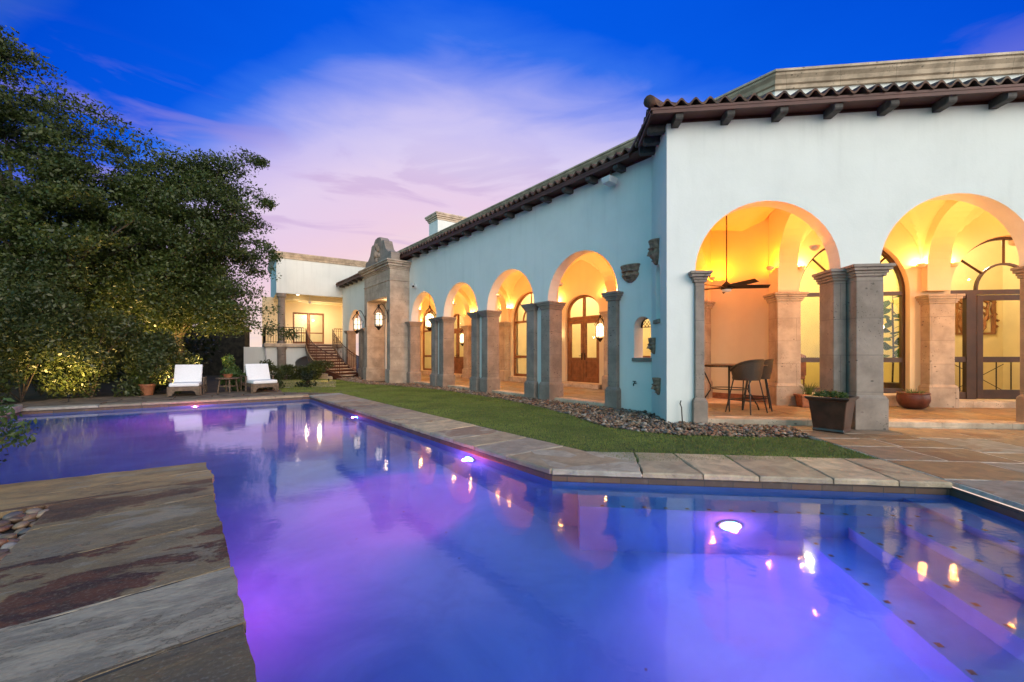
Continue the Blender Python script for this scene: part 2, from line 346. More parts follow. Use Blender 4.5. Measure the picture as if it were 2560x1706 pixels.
M['glaze']=simple('bronze_glaze',(.055,.022,.014),.28,.0,.5,5,.1,.7); M['terracotta']=simple('terracotta',(.30,.11,.05),.7,0,.3,9,.2)
M['bowl']=simple('dark_red_clay',(.12,.035,.022),.4,0,.3,8,.1); M['wicker']=None
M['white_metal']=simple('white_painted_metal',(.6,.6,.6),.4,0,.05); M['carved']=simple('carved_tan_stone',(.26,.165,.11),.8,0,.4,14,.4); M['black']=simple('black_metal',(.02,.018,.016),.45,.3,.2)
M['yellow_wall']=simple('yellow_room_paint',(.72,.62,.30),.9,0,.05,2,.05,obj_=False); M['room_floor']=simple('room_floor_tile',(.25,.16,.08),.4,0,.3,3,.05,obj_=False)
M['cream_paint']=simple('cream_room_paint',(.78,.68,.45),.9,0,.05,2,.05,obj_=False)
m,N,b=mat('wicker'); v=ocoord(N); wv=N.new('ShaderNodeTexWave'); wv.inputs['Scale'].default_value=28; wv.bands_direction='Z'; wv.inputs['Distortion'].default_value=1.5; wv.inputs['Detail Scale'].default_value=6; N.link(v,wv.inputs[0])
wv2=N.new('ShaderNodeTexChecker'); wv2.inputs['Scale'].default_value=60; N.link(v,wv2.inputs[0])
N.link(N.mix(N.math('MULTIPLY',wv.outputs['Fac'],.8),(.018,.011,.007),(.085,.05,.028)),b.inputs['Base Color']); b.inputs['Roughness'].default_value=.55; bump(N,b,N.math('ADD',wv.outputs['Fac'],wv2.outputs['Fac']),.6,.006); M['wicker']=m
def m_emit(name,c,st):
    m,N,b=mat(name); b.inputs['Base Color'].default_value=(.8,.8,.8,1); b.inputs['Emission Color'].default_value=tuple(c)+(1,); b.inputs['Emission Strength'].default_value=st; return m
M['bulb']=m_emit('lit_lamp_glass',(1,.70,.36),5); M['bulb_dim']=m_emit('softly_lit_lamp_glass',(1,.80,.5),1.3); M['down']=m_emit('lit_downlight',(1,.85,.6),9)
M['lens']=m_emit('lit_pool_lamp',(.015,.36,1),360); M['lens_pink']=m_emit('lit_pink_pool_lamp',(1,.22,.75),5)
def m_glass(name,rough=.02,tint=(.95,.97,.95)):
    m,N,b=mat(name); N.n.remove(b); o=[n for n in N.n if n.type=='OUTPUT_MATERIAL'][0]
    t=N.new('ShaderNodeBsdfTransparent'); t.inputs[0].default_value=tint+(1,); g=N.new('ShaderNodeBsdfGlossy'); g.inputs['Roughness'].default_value=rough
    ge=N.new('ShaderNodeNewGeometry'); dt=N.new('ShaderNodeVectorMath'); dt.operation='DOT_PRODUCT'; N.link(ge.outputs['Normal'],dt.inputs[0]); N.link(ge.outputs['Incoming'],dt.inputs[1]); mx=N.new('ShaderNodeMixShader')
    sch=N.math('POWER',N.math('SUBTRACT',1,N.math('ABSOLUTE',dt.outputs['Value'])),5); N.link(N.math('MULTIPLY_ADD',sch,.9,.035,clamp=True),mx.inputs[0]); N.link(t.outputs[0],mx.inputs[1]); N.link(g.outputs[0],mx.inputs[2]); N.link(mx.outputs[0],o.inputs[0]); return m
M['glass']=m_glass('window_glass')
def m_water():
    m,N,b=mat('pool_water'); N.n.remove(b); o=[n for n in N.n if n.type=='OUTPUT_MATERIAL'][0]
    g=N.new('ShaderNodeBsdfGlass'); g.inputs['IOR'].default_value=1.33; g.inputs['Roughness'].default_value=.055; g.inputs['Color'].default_value=(.93,.97,1,1)
    p=pos(N); n=N.noise(p,3.2,3,.5); n2=N.noise(p,14,2,.5)
    bm=N.new('ShaderNodeBump'); bm.inputs['Strength'].default_value=.05; bm.inputs['Distance'].default_value=.05
    N.link(N.math('ADD',N.math('MULTIPLY',n,.7),N.math('MULTIPLY',n2,.16)),bm.inputs['Height']); N.link(bm.outputs[0],g.inputs['Normal']); N.link(g.outputs[0],o.inputs[0]); return m
M['water']=m_water()
def m_plaster():
    m,N,b=mat('pool_plaster'); p=pos(N); n=N.noise(p,.9,5,.6,.6); n2=N.noise(p,5,5,.6)
    c=N.mix(smooth(N,n,.32,.7),(.028,.145,.50),(.06,.225,.64)); c=N.mix(N.math('MULTIPLY',smooth(N,n2,.5,.8),.25),c,(.03,.11,.40))
    vd=N.voro(p,2.6); c=N.mix(N.math('MULTIPLY',N.math('LESS_THAN',vd,.028),.8),c,(.02,.02,.04))
    N.link(c,b.inputs['Base Color']); b.inputs['Roughness'].default_value=.8; bump(N,b,n2,.2,.01); return m
M['plaster']=m_plaster()
def m_band():
    m,N,b=mat('waterline_stone_band'); p=pos(N); 
    sp=N.new('ShaderNodeSeparateXYZ'); N.link(p,sp.inputs[0]); cb=N.new('ShaderNodeCombineXYZ'); N.link(N.math('SUBTRACT',sp.outputs[0],N.math('MULTIPLY',sp.outputs[1],.5)),cb.inputs[0]); N.link(sp.outputs[2],cb.inputs[1])
    br=N.new('ShaderNodeTexBrick'); N.link(cb.outputs[0],br.inputs['Vector']); br.inputs['Scale'].default_value=1; br.inputs['Brick Width'].default_value=.3; br.inputs['Row Height'].default_value=.075; br.inputs['Mortar Size'].default_value=.005
    br.inputs['Color1'].default_value=(.15,.085,.055,1); br.inputs['Color2'].default_value=(.09,.06,.045,1); br.inputs['Mortar'].default_value=(.05,.045,.04,1)
    n=N.noise(p,8,5); c=N.mix(N.math('MULTIPLY',smooth(N,n,.5,.8),.5),br.outputs[0],(.22,.17,.13)); N.link(c,b.inputs['Base Color']); b.inputs['Roughness'].default_value=.6; bump(N,b,N.math('SUBTRACT',n,br.outputs['Fac']),.4,.01); return m
M['band']=m_band()
def m_leaf(name,c1,c2,c3,trans=.3,rough=.45):
    m,N,b=mat(name); r=rpi(N); col=N.ramp(r,[(0,c1),(.5,c2),(1,c3)]); p=pos(N)
    col=N.mix(N.math('MULTIPLY',smooth(N,N.noise(p,.8,3),.4,.65),.45),col,tuple(x*.45 for x in c1))
    N.link(col,b.inputs['Base Color']); b.inputs['Roughness'].default_value=rough; b.inputs['Specular IOR Level'].default_value=.5
    o=[n for n in N.n if n.type=='OUTPUT_MATERIAL'][0]; t=N.new('ShaderNodeBsdfTranslucent'); N.link(col,t.inputs[0]); mx=N.new('ShaderNodeMixShader'); mx.inputs[0].default_value=trans
    N.link(b.outputs[0],mx.inputs[1]); N.link(t.outputs[0],mx.inputs[2]); N.link(mx.outputs[0],o.inputs[0]); return m
M['oak']=m_leaf('live_oak_leaves',(.030,.052,.010),(.056,.082,.015),(.10,.12,.026)); M['shrub']=m_leaf('shrub_leaves',(.03,.05,.012),(.055,.075,.018),(.10,.11,.03))
M['dark_leaf']=m_leaf('dark_hedge_leaves',(.012,.022,.008),(.02,.034,.012),(.03,.045,.015)); M['fresh']=m_leaf('fresh_leaves',(.05,.10,.02),(.09,.16,.035),(.16,.24,.07)); M['grass']=m_leaf('turf_blades',(.13,.19,.026),(.19,.25,.042),(.30,.30,.08),.2,.6)
_m=M['grass']; _N=NT(_m.node_tree); _b=_N.n.get('Principled BSDF'); _src=_b.inputs['Base Color'].links[0].from_socket; _p=pos(_N)
_c=_N.mix(_N.math('MULTIPLY',smooth(_N,_N.noise(_p,2.3,5,.65),.5,.66),.55),_src,(.21,.20,.06)); _c=_N.mix(_N.math('MULTIPLY',smooth(_N,_N.noise(_p,.7,3),.5,.7),.4),_c,(.05,.085,.018)); _N.link(_c,_b.inputs['Base Color'])
M['fiddle']=m_leaf('broad_glossy_leaves',(.03,.08,.02),(.05,.12,.02),(.06,.12,.02),.25,.6); M['fiddle'].node_tree.nodes['Principled BSDF'].inputs['Specular IOR Level'].default_value=.12
M['bark']=simple('oak_bark',(.07,.05,.035),.9,0,.5,12,.8,obj_=False)
def m_pebble(name,island):
    m,N,b=mat(name)
    r=rpi(N) if island else N.new('ShaderNodeObjectInfo').outputs['Random']
    c=N.ramp(r,[(0,(.13,.085,.055)),(.2,(.24,.16,.10)),(.4,(.16,.07,.04)),(.55,(.28,.21,.15)),(.68,(.10,.09,.09)),(.8,(.33,.28,.24)),(.88,(.2,.12,.07))],'CONSTANT')
    v=ocoord(N); c=N.mix(N.math('MULTIPLY',smooth(N,N.noise(v,18,4),.4,.7),.4),c,(.08,.06,.05)); N.link(c,b.inputs['Base Color']); b.inputs['Roughness'].default_value=.45; return m
M['pebble']=m_pebble('river_pebble',False); M['pebble_i']=m_pebble('river_pebble_bed',True)
# ================================================= GROUND AND POOL
WZ=-.13; PF=-1.35
pool=[(-11.3,9.5),(-6.24,12.77),(.44,4.52),(4.31,4.07),(3.85,.0),(.21,.0),(-3.55,4.75),(-6.26,3.17)]
def offset_poly(pts,d):   # pts clockwise seen from above here; positive d = outward
    n=len(pts); out=[]
    A=sum(pts[i][0]*pts[(i+1)%n][1]-pts[(i+1)%n][0]*pts[i][1] for i in range(n)); sg=1 if A>0 else -1
    for i in range(n):
        p=Vector(pts[i]); a=(p-Vector(pts[i-1])).normalized(); b=(Vector(pts[(i+1)%n])-p).normalized()
        na=Vector((a.y,-a.x))*sg; nb=Vector((b.y,-b.x))*sg; q=na+nb; q/=max(.25,q.dot(na)); out.append((p.x+q.x*d,p.y+q.y*d))
    return out
def tess(loops,z):
    tri=geometry.tessellate_polygon([[Vector((x,y,0)) for x,y in L] for L in loops]); vs=[(x,y,z) for L in loops for x,y in L]; 
    mb=MB(); F_=[]
    for t in tri:
        a,b,c=[vs[i] for i in t]; F_.append(tuple(t) if (b[0]-a[0])*(c[1]-a[1])-(b[1]-a[1])*(c[0]-a[0])>0 else tuple(t)[::-1])
    mb.add(vs,F_); return mb
big=[(-300,-60),(300,-60),(300,400),(-300,400)]
pout=offset_poly(pool,.06)
struct('ground',tess([big,pout],-.045),M['soil'])
mb=MB(); n=len(pool)
for i in range(n):
    a,b=pool[i],pool[(i+1)%n]; mb.quad((*a,-.5),(*b,-.5),(*b,PF),(*a,PF)); mb.quad((*a,-.155),(*b,-.155),(*b,-.5),(*a,-.5))
fl=tess([pool],PF); mb.add(fl.v,fl.f)
# underwater bench along the coping and steps at the right
FP=Fr(pool[3],(-u2[0],-u2[1]),(-v2[0],-v2[1]))   # s runs left from the corner, d runs towards the camera
zs_=[(-.13-.17,0,.42),(-.50,.42,.82),(-.72,.82,1.2),(-.98,1.2,1.58)]
for z,a,b in zs_: mb.box(FP,a+.002,b,.44 if a>0 else .004,4.2,PF,z)
mb.box(FP,.42,3.62,.004,.44,PF,-.42)
struct('pool_basin',mb,M['plaster'])
mb=MB()
for i in range(n):
    a,b=pool[i],pool[(i+1)%n]; mb.quad((*a,-.05),(*b,-.05),(*b,-.155),(*a,-.155))
struct('pool_waterline_band',mb,M['band'])
pin=offset_poly(pool,-.0015)
o=struct('pool_water',tess([pin],WZ),M['water'],smooth=True)
# dot tiles along the step edges
mb=MB()
for z,a,b in zs_:
    k=.55
    while k<3.9:
        c=FP.p(b-.045,k); q=.017; mb.box(FP,b-.045-q,b-.045+q,k-q,k+q,z-.01,z+.003); k+=.2
k=.6
while k<3.5:
    q=.017; mb.box(FP,k-q,k+q,.40-q,.40+q,-.43,-.417); k+=.2
struct('pool_step_tiles',mb,M['rafter'])
# slabs
def slab(mb,pts,z0,z1,rough=.012,bev=.014,seg=.12):
    P=[]; n=len(pts); cx=sum(p[0] for p in pts)/n; cy=sum(p[1] for p in pts)/n
    for i in range(n):
        a=Vector(pts[i]); b=Vector(pts[(i+1)%n]); L=(b-a).length; k=max(1,int(L/seg)); nn=Vector((b.y-a.y,a.x-b.x)).normalized()
        for j in range(k):
            q=a.lerp(b,j/k); jit=(noise.noise(Vector((q.x*6,q.y*6,z1*9+cx)))*rough*1.6+random.uniform(-.3,.3)*rough)
            if j==0: jit*=.3
            P.append(q+nn*jit)
    m=len(P); A=sum(P[i].x*P[(i+1)%m].y-P[(i+1)%m].x*P[i].y for i in range(m))
    if A<0: P.reverse()
    cc=Vector((cx,cy)); base=len(mb.v)
    tilt=(random.uniform(-.004,.004),random.uniform(-.004,.004))
    for r in range(3):
        for p in P:
            q=p if r<2 else p+(cc-p).normalized()*bev
            z=z0 if r==0 else (z1-bev if r==1 else z1+random.uniform(-.0015,.0015))
            if r: z+=tilt[0]*(q.x-cx)+tilt[1]*(q.y-cy)
            mb.v.append((q.x,q.y,z))
    for r in range(2):
        for j in range(m): mb.f.append((base+r*m+j,base+r*m+(j+1)%m,base+(r+1)*m+(j+1)%m,base+(r+1)*m+j))
    mb.f.append(tuple(base+2*m+j for j in range(m)))
def strip(mb,a,b,wid,side,z0,z1,lens,skew=.06,g=.012,o0=-.03):
    """slabs along edge a->b, reaching from o0 (over the water) to wid on the given side"""
    a=Vector(a); b=Vector(b); d=(b-a); L=d.length; d.normalize(); nn=Vector((d.y,-d.x))*side; x=0; prev=0
    i=0
    while x<L-.05:
        l=lens[i%len(lens)]; x2=min(L,x+l)
        if L-x2<.3: x2=L
        sk=random.uniform(-skew,skew) if x2<L else 0
        P=[a+d*(x+g/2)+nn*o0,a+d*(x2-g/2)+nn*o0,a+d*(x2-g/2+sk)+nn*wid,a+d*(x+g/2+prev)+nn*wid]
        slab(mb,[tuple(p) for p in P],z0,z1); x=x2; prev=sk; i+=1
mb=MB()
# near mitre (p2) : coping strips are cut by the bisector
def coping(mb,p,q,lens,wid,m0,m1_):
    """p->q strip to the outer side; m0, m1_ = outer end shifts so neighbours mitre"""
    a=Vector(p); b=Vector(q); d=(b-a); L=d.length; d.normalize(); nn=Vector((-d.y,d.x)); xs=[0]; i=0
    while xs[-1]<L-.2:
        x=xs[-1]+lens[i%len(lens)]; i+=1
        if L-x<.35: x=L
        xs.append(min(x,L))
    sk=[m0]+[random.uniform(-.08,.08) for _ in xs[1:-1]]+[m1_]; g=.006; o0=-.035
    for i in range(len(xs)-1):
        P=[a+d*(xs[i]+g)+nn*o0,a+d*(xs[i+1]-g)+nn*o0,a+d*(xs[i+1]-g+sk[i+1])+nn*wid,a+d*(xs[i]+g+sk[i])+nn*wid]
        slab(mb,[tuple(v) for v in P],-.052,0)
coping(mb,pool[1],pool[2],[.55,.7,.8,.6,.9,.75],.93,-.2,.34)
coping(mb,pool[2],pool[3],[.95,.62,.55,.7,.6],.89,-.34,0)
struct('pool_coping',mb,M['flag'])
mb=MB()
coping(mb,pool[0],pool[1],[1.3,.8,1.1,1.2,.7],.42,0,.0)
struct('far_coping',mb,M['flag'])
mb=MB(); c0=Vector(pool[0]); dl=(Vector(pool[7])-c0).normalized(); nl=Vector((dl.y,-dl.x))
for k,l in ((0,1.1),(1.12,.9),(2.04,1.3),(3.36,1.2)):
    P=[c0+dl*k-nl*.03,c0+dl*(k+l)-nl*.03,c0+dl*(k+l)+nl*1.2,c0+dl*k+nl*1.2]; slab(mb,[tuple(p) for p in P],-.05,.10,.02)
struct('raised_corner_stones',mb,M['flag'])
# deck in the foreground
mb=MB(); A=Vector((-3.55,4.75)); dd=(Vector((-1.04,1.58))-A).normalized(); nd=Vector((dd.y,-dd.x))   # nd points away from the water
def dk(a,b): q=A+dd*a+nd*b; return (q.x,q.y)
if nd.x>0: nd=-nd
cuts=[0,.38,.77,1.37,2.13,2.99,3.64,4.5,5.5]
fd=(Vector(pool[7])-Vector(pool[6])).normalized()
q0=A-fd*0.03; 
slab(mb,[tuple(A+dd*-.03+nd*-.03),tuple(A+dd*.38+nd*-.04),tuple(A+dd*.40+nd*1.75),tuple(A+fd*1.88)],-.055,0,.012,.004)
sk=.02
for i in range(1,len(cuts)-1):
    w0=random.uniform(-.02,.035); sk2=.05+random.uniform(-.04,.10)
    P=[dk(cuts[i]+.005,-.035-w0),dk(cuts[i+1]-.005,-.035-w0),dk(cuts[i+1]-.005+sk2,1.44 if i==1 else 1.04),dk(cuts[i]+.005+sk,1.62 if i==1 else 1.04)]; slab(mb,P,-.055,random.uniform(-.001,.001),.009,.003,.045); sk=sk2
# far strip going left
fn=Vector((fd.y,-fd.x)); 
if fn.y>0: fn=-fn
def fk(a,b): q=A+fd*a+fn*b; return (q.x,q.y)
slab(mb,[fk(1.91,-.03),fk(2.9,-.03),fk(2.9,.62),fk(1.93,.66)],-.055,.002,.015)
slab(mb,[fk(2.92,-.03),fk(3.8,-.03),fk(3.8,.62),fk(2.92,.62)],-.055,0,.015)
struct('deck_slabs',mb,M['deck'])
mb=MB(); mb.prism([dk(.02,.05),dk(6.4,.03),dk(6.4,1.0),dk(0.06,.98)],-.06,-.003); 
struct('deck_bed',mb,M['mortar_dark'])
mb=MB(); mb.add([(3.95,-6,-.02),(-9,-6,-.02),(-9,-.4,-.02),(-.5,-.25,-.02),(3.95,-.06,-.02)],[(0,1,2,3,4)]); struct('rear_terrace',mb,M['brown'])
# patio slabs (recursive split in the right wing's frame)
mb=MB()
def split(s0,s1,d0,d1,dep):
    w_,h_=s1-s0,d1-d0
    if (w_<1.25 and h_<1.0) or dep>7:
        g=.011; j2=random.uniform(0,.03); slab(mb,[tuple(F2.p(s0+g,d0+g)[:2]),tuple(F2.p(s1-g,d0+g+j2)[:2]),tuple(F2.p(s1-g,d1-g)[:2]),tuple(F2.p(s0+g,d1-g-j2)[:2])],-.04,random.uniform(-.006,-.002),.02,.006,.15); return
    if w_/1.25>h_: c=s0+w_*random.uniform(.36,.64); split(s0,c,d0,d1,dep+1); split(c,s1,d0,d1,dep+1)
    else: c=d0+h_*random.uniform(.36,.64); split(s0,s1,d0,c,dep+1); split(s0,s1,c,d1,dep+1)
split(1.90,9.2,-2.42,-.02,0); split(1.90,9.2,-7.5,-2.43,0)
struct('patio_paving',mb,M['patio'])
mb=MB(); mb.box(F2,1.9,9.2,-7.5,-.02,-.05,-.008); struct('patio_joints',mb,M['mortar'])
# terrace under the loungers
mb=MB(); c0=Vector(pool[0]); c1=Vector(pool[1]); dl=(c1-c0).normalized(); nl=Vector((-dl.y,dl.x))
x=0
for row in range(4):
    x=-.6*random.random()
    while x<8.4:
        l=random.uniform(.7,1.5); P=[c0+dl*(x+.01)+nl*(.44+row*.62),c0+dl*(x+l-.01)+nl*(.44+row*.62),c0+dl*(x+l-.01)+nl*(1.04+row*.62),c0+dl*(x+.01)+nl*(1.04+row*.62)]
        if not(row>1 and x>6.4): slab(mb,[tuple(p) for p in P],-.04,-.006+random.uniform(-.006,.003),.03,.01,.3)
        x+=l
struct('lounger_terrace',mb,M['brown'])
# ------------------------------------------------ lawn
lawn=[(-6.95,13.45),(-6.7,14.2)]
cpo=lambda a,w_:tuple((F1.p(a,w_))[:2])
d12=(Vector(pool[2])-Vector(pool[1])).normalized(); n12=Vector((-d12.y,d12.x))
L12=(Vector(pool[2])-Vector(pool[1])).length
e0=Vector(pool[1])+d12*-.15+n12*.95; e1=Vector(pool[2])+d12*(L12*0)+n12*.95+d12*.36
lawn=[tuple(e0),tuple(e1),tuple(F2.p(1.87,-2.40)[:2]),tuple(F2.p(1.86,-1.35)[:2]),tuple(F2.p(1.6,-1.12)[:2]),(3.6,6.3),(2.62,6.42),(2.05,6.75),(1.62,7.2),(1.42,7.75),(1.2,8.6),tuple(F1.p(2.2,-1.15)[:2]),tuple(F1.p(4.5,-.78)[:2]),tuple(F1.p(8,-.70)[:2]),tuple(F1.p(11,-1.2)[:2]),tuple(F1.p(12,-1.75)[:2]),tuple(F1.p(15.6,-1.8)[:2]),tuple(F1.p(17.5,-2.3)[:2]),(-11.2,20.6),(-12.6,20.0),(-9.6,16.2),(-8.2,14.6),(-7.6,13.7)]
o=struct('lawn',tess([lawn],-.012),M['lawn'])
def inpoly(P,x,y):
    c=np.zeros(len(x),bool); n=len(P); j=n-1
    for i in range(n):
        xi,yi=P[i]; xj,yj=P[j]; m_=((yi>y)!=(yj>y))&(x<(xj-xi)*(y-yi)/(yj-yi+1e-12)+xi); c^=m_; j=i
    return c
LP=np.array(lawn); K=1100000
x=rng.uniform(LP[:,0].min(),LP[:,0].max(),K); y=rng.uniform(LP[:,1].min(),LP[:,1].max(),K)
kp=inpoly(lawn,x,y)&(rng.uniform(0,1,K)<np.clip((8.0/np.maximum(y,4.5))**1.6,0,1)); x=x[kp];y=y[kp]; K=len(x)
hh=rng.uniform(.012,.03,K)*np.clip(y/9,1,1.8); ww=rng.uniform(.0025,.0045,K)*np.clip(y/7,1,2.4); th=rng.uniform(0,2*PI,K); lx=rng.normal(0,.008,K); ly=rng.normal(0,.008,K)
V=np.zeros((K,3,3)); V[:,0]=np.stack([x-np.cos(th)*ww,y-np.sin(th)*ww,np.full(K,-.014)],1); V[:,1]=np.stack([x+np.cos(th)*ww,y+np.sin(th)*ww,np.full(K,-.014)],1); V[:,2]=np.stack([x+lx,y+ly,-.012+hh],1)
stuff(obj('lawn_grass',(V.reshape(-1,3),np.arange(K*3).reshape(-1,3)),M['grass']),'short green turf between pool coping and pebble bed','grass')
# stepping stones in the lawn's far end
mb=MB()
for k in range(6):
    p=Vector((-8.9-.32*k,15.3+.75*k)); 
    for q in (0,1): slab(mb,[(p.x+q*1.5-.7,p.y+.15+.3*q),(p.x+.6+q*1.5,p.y+.35+.3*q),(p.x+.5+q*1.5,p.y+.62+.3*q),(p.x-.8+q*1.5,p.y+.42+.3*q)],-.03,.012,.03)
struct('stepping_stones',mb,M['flag'])
# ------------------------------------------------ pebbles
def ico():
    import bmesh
    bm=bmesh.new(); bmesh.ops.create_icosphere(bm,subdivisions=2,radius=1); v=np.array([p.co[:] for p in bm.verts]); f=np.array([[q.index for q in fc.verts] for fc in bm.faces]); bm.free(); return v,f
IV,IF=ico()
def peb_shape():
    ph=rng.uniform(0,6,3); v=IV.copy(); r=1+.10*np.sin(2.1*v[:,0]+ph[0])+.10*np.sin(2.7*v[:,1]+ph[1])+.06*np.sin(4*v[:,2]+ph[2]); v=v*r[:,None]*np.array([1,rng.uniform(.62,.9),rng.uniform(.38,.6)]); return v
peb_me=[]
for i in range(6):
    o=obj('pebble',(peb_shape(),IF),M['pebble'],smooth=True); peb_me.append(o.data); bpy.data.objects.remove(o)
bedR=[(1.62,7.2),(2.05,6.75),(2.62,6.44),(3.6,6.32),tuple(F2.p(1.6,-1.1)[:2]),tuple(F2.p(1.9,-.95)[:2]),tuple(F2.p(1.95,-.25)[:2]),tuple(F2.p(.7,-.08)[:2]),tuple(F2.p(0,-.03)[:2]),tuple(F1.p(0,-.05)[:2]),tuple(F1.p(3,-.12)[:2]),tuple(F1.p(11.6,-.12)[:2]),tuple(F1.p(12.0,-1.0)[:2]),tuple(F1.p(15.4,-1.0)[:2]),tuple(F1.p(18.0,-.2)[:2]),tuple(F1.p(18,-1.5)[:2]),tuple(F1.p(15.6,-1.85)[:2]),tuple(F1.p(12,-1.78)[:2]),tuple(F1.p(11,-1.22)[:2]),tuple(F1.p(8,-.72)[:2]),tuple(F1.p(4.5,-.8)[:2]),tuple(F1.p(2.2,-1.17)[:2]),(1.2,8.6),(1.42,7.75)]
def sample_bed(P,rmin,tries):
    A=np.array(P); out=[]; x0,x1,y0,y1=A[:,0].min(),A[:,0].max(),A[:,1].min(),A[:,1].max(); xs=rng.uniform(x0,x1,tries); ys=rng.uniform(y0,y1,tries); k=inpoly(P,xs,ys); xs=xs[k]; ys=ys[k]
    grid={}
    for x,y in zip(xs,ys):
        gx,gy=int(x/rmin),int(y/rmin); ok=True
        for i in(-1,0,1):
            for j in(-1,0,1):
                for(px_,py_) in grid.get((gx+i,gy+j),()):
                    if (px_-x)**2+(py_-y)**2<rmin*rmin: ok=False;break
        if ok: grid.setdefault((gx,gy),[]).append((x,y)); out.append((x,y))
    return out
struct('pebble_bed_soil',tess([bedR],-.03),M['soil'])
pts=sample_bed(bedR,.046,160000); pts.sort(key=lambda p:p[0]**2+p[1]**2)
bedL=[dk(1.5,1.06),dk(5.2,1.06),dk(5.2,2.6),dk(2.2,2.6),(-5.4,2.9),(-4.6,3.35)]
bedL=[dk(.82,1.03),dk(4.6,1.03),dk(4.6,2.3),dk(.8,2.3)]
struct('foreground_bed_soil',tess([bedL],-.065),M['soil'])
ptl=sample_bed(bedL,.066,16000); ptl=[p for p in ptl if p[1]>1.2 and -1.5*p[1]-.6<p[0]]; ptl.sort(key=lambda p:(p[0]+3.65)**2+(p[1]-2.95)**2)
ptl=ptl[:190]
for i,(x,y) in enumerate(ptl):
    for lay in (0,):
        o=bpy.data.objects.new('pebble',peb_me[i%6]); C.objects.link(o); s_=rng.uniform(.034,.062); o.scale=(s_,s_,s_); o.location=(x+lay*.03,y-lay*.02,-.03+rng.uniform(-.015,.012)); o.rotation_euler=(rng.uniform(-.35,.35),rng.uniform(-.35,.35),rng.uniform(0,6.3)); tag(o,'smooth river pebble in the bed beside the foreground deck slabs','pebble','river pebbles beside the deck')
_used=set(ptl); VV=[];FF=[];nb=0
for (x,y) in [p for p in sample_bed(bedL,.08,9000) if min((p[0]-a)**2+(p[1]-b)**2 for a,b in ptl)>.005]:
    v=peb_shape()*rng.uniform(.034,.06)+np.array([x,y,-.03]); VV.append(v); FF.append(IF+nb); nb+=len(v)
stuff(obj('deck_pebble_bed',(np.vstack(VV),np.vstack(FF)),M['pebble_i'],smooth=True),'outlying part of the pebble bed beside the deck','pebbles')
n_ind=300-190
for i,(x,y) in enumerate(pts[:n_ind]):
    o=bpy.data.objects.new('pebble',peb_me[i%6]); C.objects.link(o); s_=rng.uniform(.026,.05); o.scale=(s_,s_,s_); o.location=(x,y,.0+rng.uniform(-.015,.015)); o.rotation_euler=(rng.uniform(-.3,.3),rng.uniform(-.3,.3),rng.uniform(0,6.3)); tag(o,'river pebble on the front edge of the bed by the lawn','pebble','river pebbles along the lawn edge')
VV=[];FF=[];nb=0
for (x,y) in pts[n_ind:]+[p for p in sample_bed(bedR,.06,50000)]:
    v=peb_shape()*rng.uniform(.020,.044)*(1 if rng.uniform()<.85 else 1.35); t=rng.uniform(0,6.3); a,b=rng.uniform(-.35,.35,2); Rm=np.array((Matrix.Rotation(t,3,'Z')@Matrix.Rotation(a,3,'X')@Matrix.Rotation(b,3,'Y'))[:]); v=v@Rm.T+np.array([x,y,rng.uniform(-.02,.035)]); VV.append(v); FF.append(IF+nb); nb+=len(v)
stuff(obj('pebble_bed',(np.vstack(VV),np.vstack(FF)),M['pebble_i'],smooth=True),'bed of brown river pebbles along the arcade wall','pebbles')
def leaf_cloud(centers,radii,n,size,squash=1,asp=.45,droop=0.):
    K=n*len(centers); c=np.repeat(np.array(centers),n,0); r=np.repeat(np.array(radii),n,0)
    d=rng.normal(0,1,(K,3)); d/=np.linalg.norm(d,axis=1)[:,None]; rr=rng.uniform(0,1,K)**.45; P=c+d*rr[:,None]*r
    return leaves_at(P,size,asp)
def leaves_at(P,size,asp=.45,axis=None):
    K=len(P); a=rng.normal(0,1,(K,3)) if axis is None else axis+rng.normal(0,.25,(K,3)); a/=np.linalg.norm(a,axis=1)[:,None]; b=rng.normal(0,1,(K,3)); b-= (b*a).sum(1)[:,None]*a; b/=np.linalg.norm(b,axis=1)[:,None]
    s=size*(.45+1.3*rng.uniform(0,1,K)**1.6)[:,None]; n_=np.cross(a,b)
    V=np.stack([P-a*s*.5,P+b*s*asp*.5+n_*s*.08,P+a*s*.5,P-b*s*asp*.5+n_*s*.08],1); return V.reshape(-1,3),np.arange(K*4).reshape(-1,4)
# ================================================= MAIN HOUSE
H0=thing('house','long white stucco villa with stone pillared arcade, clay tile eaves and angled right wing','house',(3.0,8.8,0))
BD=3.3; B2D=2.45; ZW=5.47; SP=2.67
cL=[2.08+2.9*k for k in range(7)]; cR=[1.72,4.78,7.84]
mb=MB()
ops=[dict(a=.05,b=.47,zb=1.18,zs=1.86,rise=.22)]+[dict(a=c-1.17,b=c+1.17,zb=-.1,zs=SP,rise=1.19) for c in cL]
mb.wall(F1,.0,21.9,0,.33,-.1,ZW,ops)
obj('front_wall',mb,M['stucco'],H0)
mb=MB(); mb.wall(F2,0,10.6,0,.30,-.1,ZW,[dict(a=c-1.22,b=c+1.22,zb=-.1,zs=2.73,rise=1.26) for c in cR])
obj('front_wall',mb,M['stucco'],H0)
